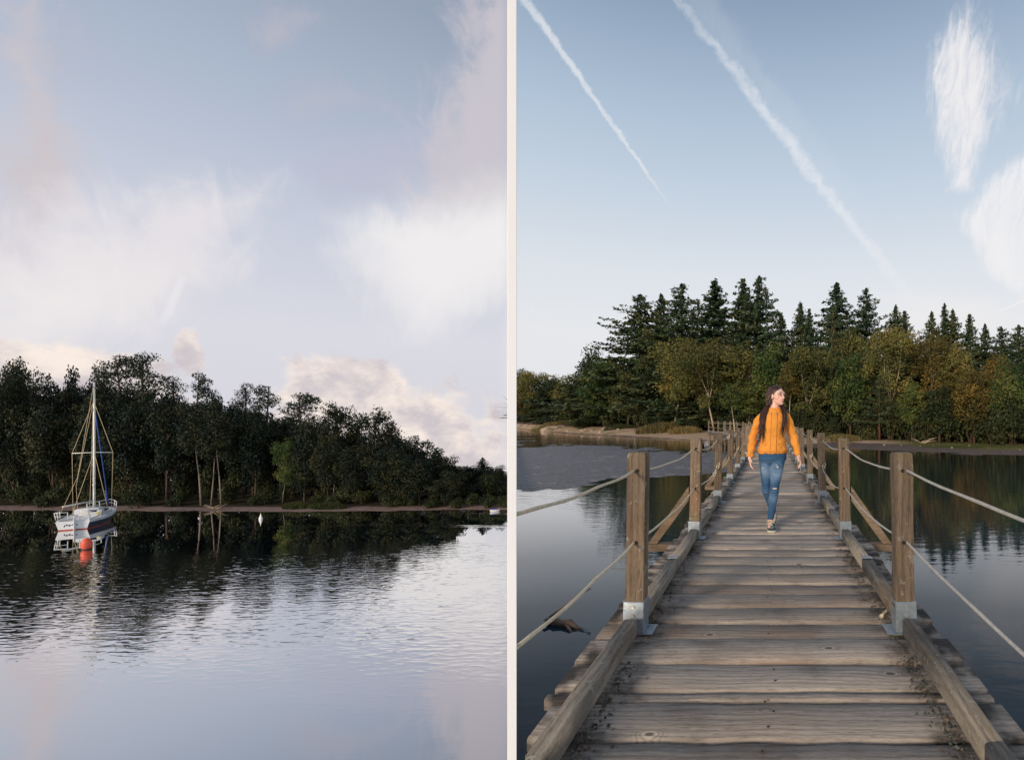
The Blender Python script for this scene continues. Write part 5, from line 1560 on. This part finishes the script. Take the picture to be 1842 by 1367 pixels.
HC = Vector((0.084, -0.005, 1.532))                     # head centre
HR = Matrix.Rotation(R(46), 3, 'Z') @ Matrix.Rotation(R(1), 3, 'X')
def hp(x, y, z): return HC + HR @ Vector((x, y, z))
# joints
hipL, kneeL, ankL, toeL = Vector((-0.048, 0.02, 0.86)), Vector((-0.042, 0.03, 0.46)), Vector((0.045, 0.25, 0.125)), Vector((0.055, 0.10, 0.03))
hipR, kneeR, ankR, toeR = Vector((0.105, 0.0, 0.86)), Vector((0.052, -0.07, 0.48)), Vector((0.004, -0.055, 0.09)), Vector((-0.012, -0.25, 0.03))
shL, elL, wrL = Vector((-0.105, 0.0, 1.315)), Vector((-0.195, 0.03, 1.06)), Vector((-0.232, -0.055, 0.835))
shR, elR, wrR = Vector((0.192, 0.0, 1.325)), Vector((0.275, 0.03, 1.06)), Vector((0.326, -0.05, 0.85))

def limb(bm, pts, rad, n=14): tube(bm, pts, rad, n)
# body: one continuous skin
bm = bmesh.new()
ball(bm, hp(0, 0.012, 0.022), (0.073, 0.092, 0.093), 24, HR)
ball(bm, hp(0, -0.026, -0.045), (0.056, 0.062, 0.066), 20, HR)
ball(bm, hp(0, -0.066, -0.088), (0.024, 0.022, 0.02), 12, HR)
ball(bm, hp(0, -0.050, -0.075), (0.04, 0.035, 0.03), 14, HR)
for s in (-1, 1):
    ball(bm, hp(s * 0.034, -0.042, -0.022), (0.028, 0.024, 0.036), 12, HR)      # cheek
    ball(bm, hp(s * 0.028, -0.064, 0.032), (0.036, 0.018, 0.020), 12, HR)           # brow ridge
    ball(bm, hp(s * 0.074, 0.006, -0.008), (0.009, 0.02, 0.032), 10, HR)         # ear
tube(bm, [hp(0, -0.078, 0.022), hp(0, -0.094, -0.002), hp(0, -0.106, -0.022), hp(0, -0.092, -0.034)], [0.008, 0.0095, 0.0125, 0.009], 8)
for s in (-1, 1): ball(bm, hp(s * 0.011, -0.090, -0.026), (0.009, 0.01, 0.008), 8, HR)
ball(bm, hp(0, -0.086, -0.052), (0.021, 0.009, 0.006), 10, HR); ball(bm, hp(0, -0.084, -0.064), (0.018, 0.010, 0.007), 10, HR)
limb(bm, [hp(0, 0.02, -0.05), (0.058, 0.012, 1.425), (0.048, 0.012, 1.34)], [0.052, 0.052, 0.062])
loft(bm, [((0.045, 0.01, 1.36), 0.07, 0.05), ((0.045, 0.01, 1.30), 0.12, 0.075), ((0.042, 0.0, 1.2), 0.135, 0.095), ((0.035, 0.0, 1.03), 0.115, 0.085), ((0.03, 0.0, 0.9), 0.15, 0.10), ((0.03, 0.005, 0.80), 0.13, 0.10)], 20)
for a, b_, c in ((hipL, kneeL, ankL), (hipR, kneeR, ankR)):
    limb(bm, [a + Vector((0, 0, 0.03)), a.lerp(b_, 0.5), b_, b_.lerp(c, 0.35), c], [0.078, 0.062, 0.046, 0.048, 0.032])
for a, b_, c in ((shL, elL, wrL), (shR, elR, wrR)):
    limb(bm, [a + Vector((0, 0, -0.035)), a.lerp(b_, 0.5), b_, b_.lerp(c, 0.4), c], [0.034, 0.036, 0.033, 0.033, 0.024])
for a, t in ((ankL, toeL), (ankR, toeR)):
    limb(bm, [a, a.lerp(t, 0.4) + Vector((0, 0, -0.012)), a.lerp(t, 0.8)], [0.030, 0.022, 0.016])
# hands: palm, four curled fingers of unequal length, thumb off the side of the palm
def hand(bm, wr, d, inward, curl):
    """d: direction of the palm, inward: towards the body (thumb side is forward)"""
    d = d.normalized(); fwd = Vector((0, -1, 0)); fwd = (fwd - d * fwd.dot(d)).normalized(); inn = d.cross(fwd).normalized()
    if inn.dot(inward) < 0: inn = -inn
    M3 = Matrix((fwd, inn, d)).transposed()
    ball(bm, wr + d * 0.045, (0.038, 0.0145, 0.05), 16, M3)
    limb(bm, [wr - d * 0.01, wr + d * 0.03], [0.023, 0.024], 10)
    for kf, (off, ln, cu) in enumerate(((0.028, 0.072, 0.7), (0.010, 0.080, 0.9), (-0.009, 0.075, 1.05), (-0.027, 0.060, 1.2))):
        p = wr + d * (0.082 - abs(off) * 0.25) + fwd * off
        a = curl * cu; pts = [p - d * 0.03, p]
        for seg, fr in enumerate((0.45, 0.32, 0.23)):
            a2 = a * (0.35 + seg * 0.55)
            p = p + (d * math.cos(a2) + inn * math.sin(a2)) * ln * fr + fwd * (off * 0.10 * (1 - seg * 0.2))
            pts.append(p)
        limb(bm, pts, [0.0095, 0.0092, 0.0085, 0.0078, 0.0062], 8)
    t0 = wr + d * 0.022 + fwd * 0.026
    limb(bm, [wr + d * 0.012 + fwd * 0.012, t0 + inn * 0.006, t0 + d * 0.026 + fwd * 0.016 + inn * 0.014, t0 + d * 0.052 + fwd * 0.018 + inn * 0.022], [0.012, 0.0125, 0.0105, 0.0075], 8)
hand(bm, wrL + Vector((0.0, -0.005, -0.01)), Vector((0.12, -0.22, -1.0)), Vector((1, 0, 0)), 0.75)
hand(bm, wrR + Vector((0.0, -0.003, -0.008)), Vector((0.30, -0.25, -1.0)), Vector((-1, 0, 0)), 0.95)
body = link('body', fused(bm, 'body', 0.004, 5), M_['skin'], woman)
# face
for s in (-1, 1):
    bm = bmesh.new(); ball(bm, hp(s * 0.031, -0.0785, 0.010), (0.012, 0.008, 0.0062), 12, HR)
    ey = link('eye', bm_mesh(bm, 'eye', True), M_['eye'], body)
    bm = bmesh.new(); ball(bm, hp(s * 0.031 + 0.001, -0.0855, 0.0105), (0.0062, 0.003, 0.0066), 10, HR)
    link('iris', bm_mesh(bm, 'iris', True), M_['iris'], ey)
    bm = bmesh.new(); tube(bm, [hp(s * 0.017, -0.0855, 0.0145), hp(s * 0.031, -0.0885, 0.0185), hp(s * 0.046, -0.078, 0.0135)], [0.0010, 0.0016, 0.001], 6)
    link('eyelash', bm_mesh(bm, 'eyelash', True), M_['iris'], ey)
    bm = bmesh.new(); tube(bm, [hp(s * 0.015, -0.090, 0.032), hp(s * 0.031, -0.0895, 0.037), hp(s * 0.046, -0.079, 0.033)], [0.0015, 0.002, 0.001], 6)
    link('eyebrow', bm_mesh(bm, 'eyebrow', True), M_['brow'], body)
bm = bmesh.new()
ball(bm, hp(0, -0.0905, -0.0525), (0.0195, 0.006, 0.0042), 12, HR); ball(bm, hp(0, -0.0895, -0.0625), (0.017, 0.0065, 0.0052), 12, HR)
link('lips', bm_mesh(bm, 'lips', True), M_['lip'], body)

# jacket: torso, sleeves and standing collar in one cloth
bm = bmesh.new()
loft(bm, [((0.030, 0.0, 0.868), 0.168, 0.128), ((0.030, 0.0, 0.90), 0.171, 0.132), ((0.033, 0.0, 0.98), 0.152, 0.122), ((0.036, 0.0, 1.06), 0.136, 0.115), ((0.040, -0.004, 1.16), 0.141, 0.124), ((0.043, -0.004, 1.25), 0.150, 0.120), ((0.045, 0.002, 1.31), 0.146, 0.095), ((0.047, 0.006, 1.352), 0.108, 0.075), ((0.050, 0.008, 1.39), 0.072, 0.062)], 28)
for a, b_, c in ((shL, elL, wrL), (shR, elR, wrR)):
    e = (c - b_).normalized()
    sgn = -1 if a is shL else 1
    limb(bm, [a + Vector((-sgn * 0.04, 0, -0.004)), a + Vector((sgn * 0.006, 0, -0.030)), a.lerp(b_, 0.4), a.lerp(b_, 0.75), b_ + Vector((sgn * 0.004, 0.006, 0)), b_.lerp(c, 0.3), b_.lerp(c, 0.65), c - e * 0.012], [0.040, 0.049, 0.053, 0.050, 0.050, 0.048, 0.044, 0.040], 18)
    tube(bm, [c - e * 0.028, c + e * 0.006], [0.042, 0.041], 16)
tube(bm, [(0.048 + 0.074 * math.cos(t), 0.008 + 0.066 * math.sin(t), 1.392 + 0.022 * math.sin(t) + 0.006 * math.sin(3 * t)) for t in np.linspace(0, 6.283, 22)], 0.023, 10)
tube(bm, [(0.048 + 0.085 * math.cos(t), 0.012 + 0.076 * math.sin(t), 1.365 + 0.018 * math.sin(t)) for t in np.linspace(0, 6.283, 22)], 0.022, 10)
me = fused(bm, 'jacket', 0.0075, 4)
n_ = len(me.vertices); co = np.empty(n_ * 3, np.float32); me.vertices.foreach_get('co', co); co = co.reshape(-1, 3)
no = np.empty(n_ * 3, np.float32); me.vertices.foreach_get('normal', no); no = no.reshape(-1, 3)
arm = (np.abs(co[:, 0] - 0.04) > 0.165)
f1 = np.sin(co[:, 2] * 70 + (co[:, 0] - 0.04) * np.sign(co[:, 0] - 0.04) * 60 + np.sin(co[:, 0] * 31 + co[:, 1] * 25) * 2.0) * np.where(arm, 0.0042, 0.0020)
f2 = (vnoise(co[:, 0] * 22, co[:, 2] * 13, 1.0, 2) - 0.5) * 0.010
f3 = np.where((co[:, 2] < 0.915) & ~arm, np.sin(co[:, 0] * 48) * 0.003, 0)
co += no * (f1 + f2 + f3)[:, None]
me.vertices.foreach_set('co', co.ravel()); me.update()
jacket = link('jacket', me, M_['jacket'], woman)
# placket, hem band, pocket flaps, seams, studs: small raised pieces wrapped on the front
from mathutils.bvhtree import BVHTree
bvh = BVHTree.FromPolygons([v.co.copy() for v in me.vertices], [p.vertices[:] for p in me.polygons])
def front(x, z, out=0.003):
    hit = bvh.ray_cast(Vector((x, -1, z)), Vector((0, 1, 0)))
    return Vector((x, (hit[0].y if hit[0] else -0.1) - out, z))
def ribbon(name, line, w_, m, parent, th=0.004):
    """cloth strip following the front of the garment"""
    bm = bmesh.new(); prev = None
    pts = [front(x, z, th * 0.4) for x, z in line]
    for i, p in enumerate(pts):
        t = (pts[min(i + 1, len(pts) - 1)] - pts[max(i - 1, 0)]); t.y = 0; t.normalize(); s = Vector((t.z, 0, -t.x)) * w_ / 2
        a, b_ = front(p.x - s.x, p.z - s.z, th), front(p.x + s.x, p.z + s.z, th)
        ring = [bm.verts.new(v) for v in (a + Vector((0, th + 0.004, 0)), a, b_, b_ + Vector((0, th + 0.004, 0)))]
        if prev:
            for j in range(3): bm.faces.new((prev[j], prev[j + 1], ring[j + 1], ring[j]))
        prev = ring
    return link(name, bm_mesh(bm, name), m, parent)
zz = np.linspace(1.335, 0.872, 16)
pl_x = lambda z: 0.052 - (1.335 - z) * 0.035
ribbon('placket', [(pl_x(z), z) for z in zz], 0.062, M_['jacket'], jacket, 0.005)
for dx_ in (-0.034, 0.034): ribbon('seam', [(pl_x(z) + dx_, z) for z in zz], 0.0035, M_['jacket_dark'], jacket, 0.0035)
ribbon('hem_seam', [(x, 0.893) for x in np.linspace(-0.12, 0.185, 14)], 0.004, M_['jacket_dark'], jacket, 0.003)
ribbon('pocket_seam', [(-0.085, 1.0), (-0.072, 0.975), (-0.05, 0.955), (-0.035, 0.985)], 0.004, M_['jacket_dark'], jacket, 0.003)
ribbon('pocket_seam', [(0.085, 0.965), (0.115, 0.985), (0.15, 0.995)], 0.004, M_['jacket_dark'], jacket, 0.003)
for x, z in ((0.012, 1.325), (0.075, 1.323), (0.043, 0.877)):
    p = front(x, z, 0.010); bm = bmesh.new(); ball(bm, p, (0.0075, 0.004, 0.0075), 10)
    link('stud', bm_mesh(bm, 'stud', True), M_['steel'], jacket)

# jeans
bm = bmesh.new()
loft(bm, [((0.03, 0.0, 0.93), 0.148, 0.108), ((0.03, 0.0, 0.87), 0.163, 0.118), ((0.03, 0.008, 0.80), 0.163, 0.118), ((0.03, 0.012, 0.755), 0.13, 0.09)], 24)
def leg(a, b_, c, fat=1.0):
    o_ = Vector((0, -0.006, 0))
    limb(bm, [a + Vector((0, 0, 0.0)), a.lerp(b_, 0.3) + o_, a.lerp(b_, 0.65), b_ + Vector((0, 0, 0.03)), b_ - Vector((0, 0, 0.03)), b_.lerp(c, 0.32), b_.lerp(c, 0.65), c + (b_ - c) * 0.06], [0.084, 0.079, 0.066, 0.056, 0.054, 0.054, 0.044, 0.037], 18)
leg(hipL, kneeL, ankL); leg(hipR, kneeR, ankR)
me = fused(bm, 'jeans', 0.0065, 3)
n_ = len(me.vertices); co = np.empty(n_ * 3, np.float32); me.vertices.foreach_get('co', co); co = co.reshape(-1, 3)
no = np.empty(n_ * 3, np.float32); me.vertices.foreach_get('normal', no); no = no.reshape(-1, 3)
kn = np.exp(-((co[:, 2] - 0.44) / 0.07) ** 2) + np.exp(-((co[:, 2] - 0.14) / 0.05) ** 2) * 1.2 + 0.15
co += no * ((np.sin(co[:, 2] * 190 + np.sin(co[:, 0] * 40) * 1.5) * 0.0026 * kn) + (vnoise(co[:, 0] * 25, co[:, 2] * 18, 1.0, 5) - 0.5) * 0.004)[:, None]
me.vertices.foreach_set('co', co.ravel()); me.update()
jeans = link('jeans', me, M_['denim'], woman)
bvh = BVHTree.FromPolygons([v.co.copy() for v in me.vertices], [p.vertices[:] for p in me.polygons])
def tear(cx, cz, w_, h_, seed):
    r = np.random.default_rng(seed); bm = bmesh.new()
    n = 12; ring = [front(cx + w_ * math.cos(t) * (0.7 + 0.3 * r.random()), cz + h_ * math.sin(t) * (0.7 + 0.3 * r.random()), 0.0015) for t in np.linspace(0, 6.283, n, endpoint=False)]
    c = bm.verts.new(front(cx, cz, 0.0015)); vs_ = [bm.verts.new(p) for p in ring]
    for j in range(n): bm.faces.new((c, vs_[j], vs_[(j + 1) % n]))
    t_ = link('tear', bm_mesh(bm, 'tear'), M_['skin'], jeans)
    for kq in range(3):
        z = cz + h_ * (kq - 1) * 0.55; bm = bmesh.new()
        tube(bm, [front(x, z + 0.002 * math.sin(x * 200), 0.003) for x in np.linspace(cx - w_ * 0.9, cx + w_ * 0.9, 6)], 0.0018, 5)
        link('thread', bm_mesh(bm, 'thread'), M_['sole'], t_)
tear(0.055, 0.475, 0.026, 0.012, 1); tear(0.088, 0.715, 0.013, 0.012, 2); tear(-0.083, 0.70, 0.012, 0.008, 3); tear(0.075, 0.735, 0.008, 0.005, 4)

# shoes
def shoe(ank, heading, pitch, z_heel):
    s_ = empty('shoe', (ank.x, ank.y, 0)); s_.parent = woman
    s_.rotation_euler = (pitch, 0, heading)
    s_.location = (ank.x, ank.y, z_heel)
    L = 0.265                                   # local -Y is the toe, ankle above y=0.0
    ys = [0.062, 0.03, -0.02, -0.08, -0.14, -0.185, -0.203]
    wd = [0.030, 0.037, 0.036, 0.042, 0.046, 0.038, 0.018]
    tp = [0.085, 0.098, 0.088, 0.070, 0.056, 0.046, 0.036]
    bm = bmesh.new(); rings = []
    for y, w_, t in zip(ys, wd, tp):
        rings.append([bm.verts.new((x * w_, y, z)) for x, z in ((-0.95, 0.024), (-1.0, 0.036), (-0.85, 0.024 + (t - 0.024) * 0.62), (-0.45, t), (0.45, t), (0.85, 0.024 + (t - 0.024) * 0.62), (1.0, 0.036), (0.95, 0.024))])
    for a, b_ in zip(rings, rings[1:]):
        for j in range(7): bm.faces.new((a[j], a[j + 1], b_[j + 1], b_[j]))
    bm.faces.new(rings[0]); bm.faces.new(rings[-1])
    up = link('upper', bm_mesh(bm, 'upper', True), M_['shoe'], s_)
    bm = bmesh.new(); rings = []
    for y, w_ in zip(ys, wd):
        y2 = y * 1.03; w2 = w_ * 1.08 + 0.002
        rings.append([bm.verts.new((x * w2, y2, z)) for x, z in ((-1, 0.004), (-1.02, 0.026), (1.02, 0.026), (1, 0.004))])
    for a, b_ in zip(rings, rings[1:]):
        for j in range(4): bm.faces.new((a[j], a[(j + 1) % 4], b_[(j + 1) % 4], b_[j]))
    bm.faces.new(rings[0]); bm.faces.new(rings[-1])
    link('sole', bm_mesh(bm, 'sole'), M_['sole'], s_)
    bm = bmesh.new(); rings = []
    for y, w_, t in list(zip(ys, wd, tp))[3:]:
        w2 = w_ * 1.03; t2 = 0.026 + (t - 0.026) * 0.72 if y > -0.15 else t + 0.002
        rings.append([bm.verts.new((x * w2, y - 0.002, z)) for x, z in ((-1.01, 0.027), (-1.01, 0.038), (-0.86, t2 * 0.85 + 0.004), (-0.4 if y < -0.15 else -0.80, t2), (0.4 if y < -0.15 else 0.80, t2), (0.86, t2 * 0.85 + 0.004), (1.01, 0.038), (1.01, 0.027))])
    for a, b_ in zip(rings, rings[1:]):
        for j in (0, 1, 2, 4, 5, 6) if True else (): bm.faces.new((a[j], a[j + 1], b_[j + 1], b_[j]))
    for a, b_ in ((rings[-2], rings[-1]),): bm.faces.new((a[3], a[4], b_[4], b_[3]))
    bm.faces.new(rings[-1])
    link('toe_cap', bm_mesh(bm, 'toe_cap', True), M_['shoe_dark'], s_)
    bm = bmesh.new()
    for i, (y, z) in enumerate(((-0.03, 0.096), (-0.055, 0.086), (-0.08, 0.077), (-0.105, 0.069))):
        tube(bm, [(-0.026, y + 0.008, z - 0.010), (0, y, z), (0.026, y + 0.008, z - 0.010)], 0.0035, 5)
    for sg in (-1, 1):
        tube(bm, [(0, -0.035, 0.098), (sg * 0.022, -0.05, 0.112), (sg * 0.046, -0.06, 0.100), (sg * 0.03, -0.05, 0.092), (0, -0.035, 0.098)], 0.003, 5)
        tube(bm, [(0, -0.035, 0.098), (sg * 0.03, -0.075, 0.09), (sg * 0.055, -0.085, 0.072)], 0.0028, 5)
    link('lace', bm_mesh(bm, 'lace', True), M_['lace'], s_)
shoe(ankR, R(6), R(0), 0.0)
shoe(ankL, R(-10), R(16), 0.03)

# long straight hair, parted, falling in front of both shoulders
hr = random.Random(3)
cap = bmesh.new()
ball(cap, hp(0, 0.024, 0.032), (0.080, 0.096, 0.094), 40, HR)
me = bm_mesh(cap, 'hair', True)
bmh = bmesh.new(); bmh.from_mesh(me)
kill = [v for v in bmh.verts if (lambda q: (q.y < -0.026 - 0.06 * max(0, q.z - 0.02) / 0.06 and q.z < 0.074 - abs(q.x) * 0.25) or q.z < -0.07 or (q.y < 0.0 and q.z < 0.0))(HR.transposed() @ (v.co - HC))]
bmesh.ops.delete(bmh, geom=kill, context='VERTS')
bmh.to_mesh(me); bmh.free()
hair = link('hair', me, M_['hair'], woman)
def lock(pts, r0, jig, m):
    bm = bmesh.new()
    P_ = [Vector(p) + Vector((hr.gauss(0, jig), hr.gauss(0, jig), 0)) * (i / 3.0) for i, p in enumerate(pts)]
    out = []
    for i in range(len(P_) - 1):
        p0, p1, p2, p3 = P_[max(i - 1, 0)], P_[i], P_[i + 1], P_[min(i + 2, len(P_) - 1)]
        for t in (0, 0.33, 0.66):
            out.append(0.5 * ((2 * p1) + (p2 - p0) * t + (2 * p0 - 5 * p1 + 4 * p2 - p3) * t * t + (3 * p1 - p0 - 3 * p2 + p3) * t ** 3))
    out.append(P_[-1])
    n = len(out)
    tube(bm, out, [r0 * (1.0 - 0.1 * i / n if i < n * 0.6 else max(0.06, 1 - ((i - n * 0.6) / (n * 0.4)) ** 1.3)) for i in range(n)], 6)
    me = bm_mesh(bm, 'lock', True)
    link('lock', me, m, hair)
def fall(n, way, r_, jig):
    """many fine locks along one guide; way: list of (point, spread vector a, spread vector b)"""
    for i in range(n):
        f, g, h_ = hr.random() * 2 - 1, hr.random() * 2 - 1, hr.random()
        pts = [Vector(p) + Vector(a) * f + Vector(b_) * g for p, a, b_ in way]
        cut = 0.35 + 0.65 * h_
        pts = pts[:-1] + [pts[-2].lerp(pts[-1], cut)]
        lock(pts, r_ * hr.uniform(0.7, 1.3), jig, M_['hair'] if hr.random() < 0.62 else M_['hair_red'])
w3 = lambda x, y, z: tuple(HR @ Vector((x, y, z)))
fall(64, [(hp(-0.040, 0.035, 0.094), w3(0.03, 0.02, -0.010), w3(0, 0.02, 0)), (hp(-0.078, 0.055, 0.01), w3(0.004, 0.03, 0), w3(0, 0.02, 0.01)), (hp(-0.078, 0.060, -0.085), w3(0, 0.035, 0), w3(0.008, 0, 0)), ((-0.050, -0.040, 1.375), (0.036, 0.01, 0.006), (0, 0.03, 0)), ((-0.088, -0.105, 1.27), (0.028, 0.01, 0), (0, 0.012, 0)), ((-0.098, -0.124, 1.15), (0.022, 0.008, 0), (0.008, 0.008, 0)), ((-0.106, -0.128, 0.99), (0.026, 0.006, 0), (0.012, 0.006, 0))], 0.0040, 0.006)
fall(36, [(hp(0.03, 0.05, 0.090), w3(0.03, 0.02, -0.01), w3(0, 0.02, 0)), (hp(0.066, 0.065, 0.0), w3(0.004, 0.03, 0), w3(0, 0.02, 0.01)), ((0.128, 0.04, 1.435), (0.018, 0.02, 0), (0, 0.02, 0)), ((0.160, -0.060, 1.355), (0.022, 0.012, 0.006), (0, 0.03, 0)), ((0.166, -0.110, 1.27), (0.020, 0.012, 0), (0, 0.012, 0)), ((0.154, -0.130, 1.19), (0.016, 0.01, 0), (0.006, 0.01, 0)), ((0.130, -0.134, 1.05), (0.018, 0.008, 0), (0.01, 0.006, 0))], 0.0038, 0.006)
fall(60, [(hp(0.0, 0.06, 0.096), w3(0.05, 0, -0.01), w3(0, 0.02, 0)), (hp(0.0, 0.098, 0.0), w3(0.065, -0.03, 0), w3(0, 0.008, 0)), ((0.050, 0.075, 1.43), (0.06, 0, 0), (0, 0.015, 0)), ((0.045, 0.098, 1.30), (0.08, 0, 0), (0, 0.01, 0)), ((0.045, 0.118, 1.10), (0.09, 0, 0), (0, 0.01, 0))], 0.0065, 0.004)
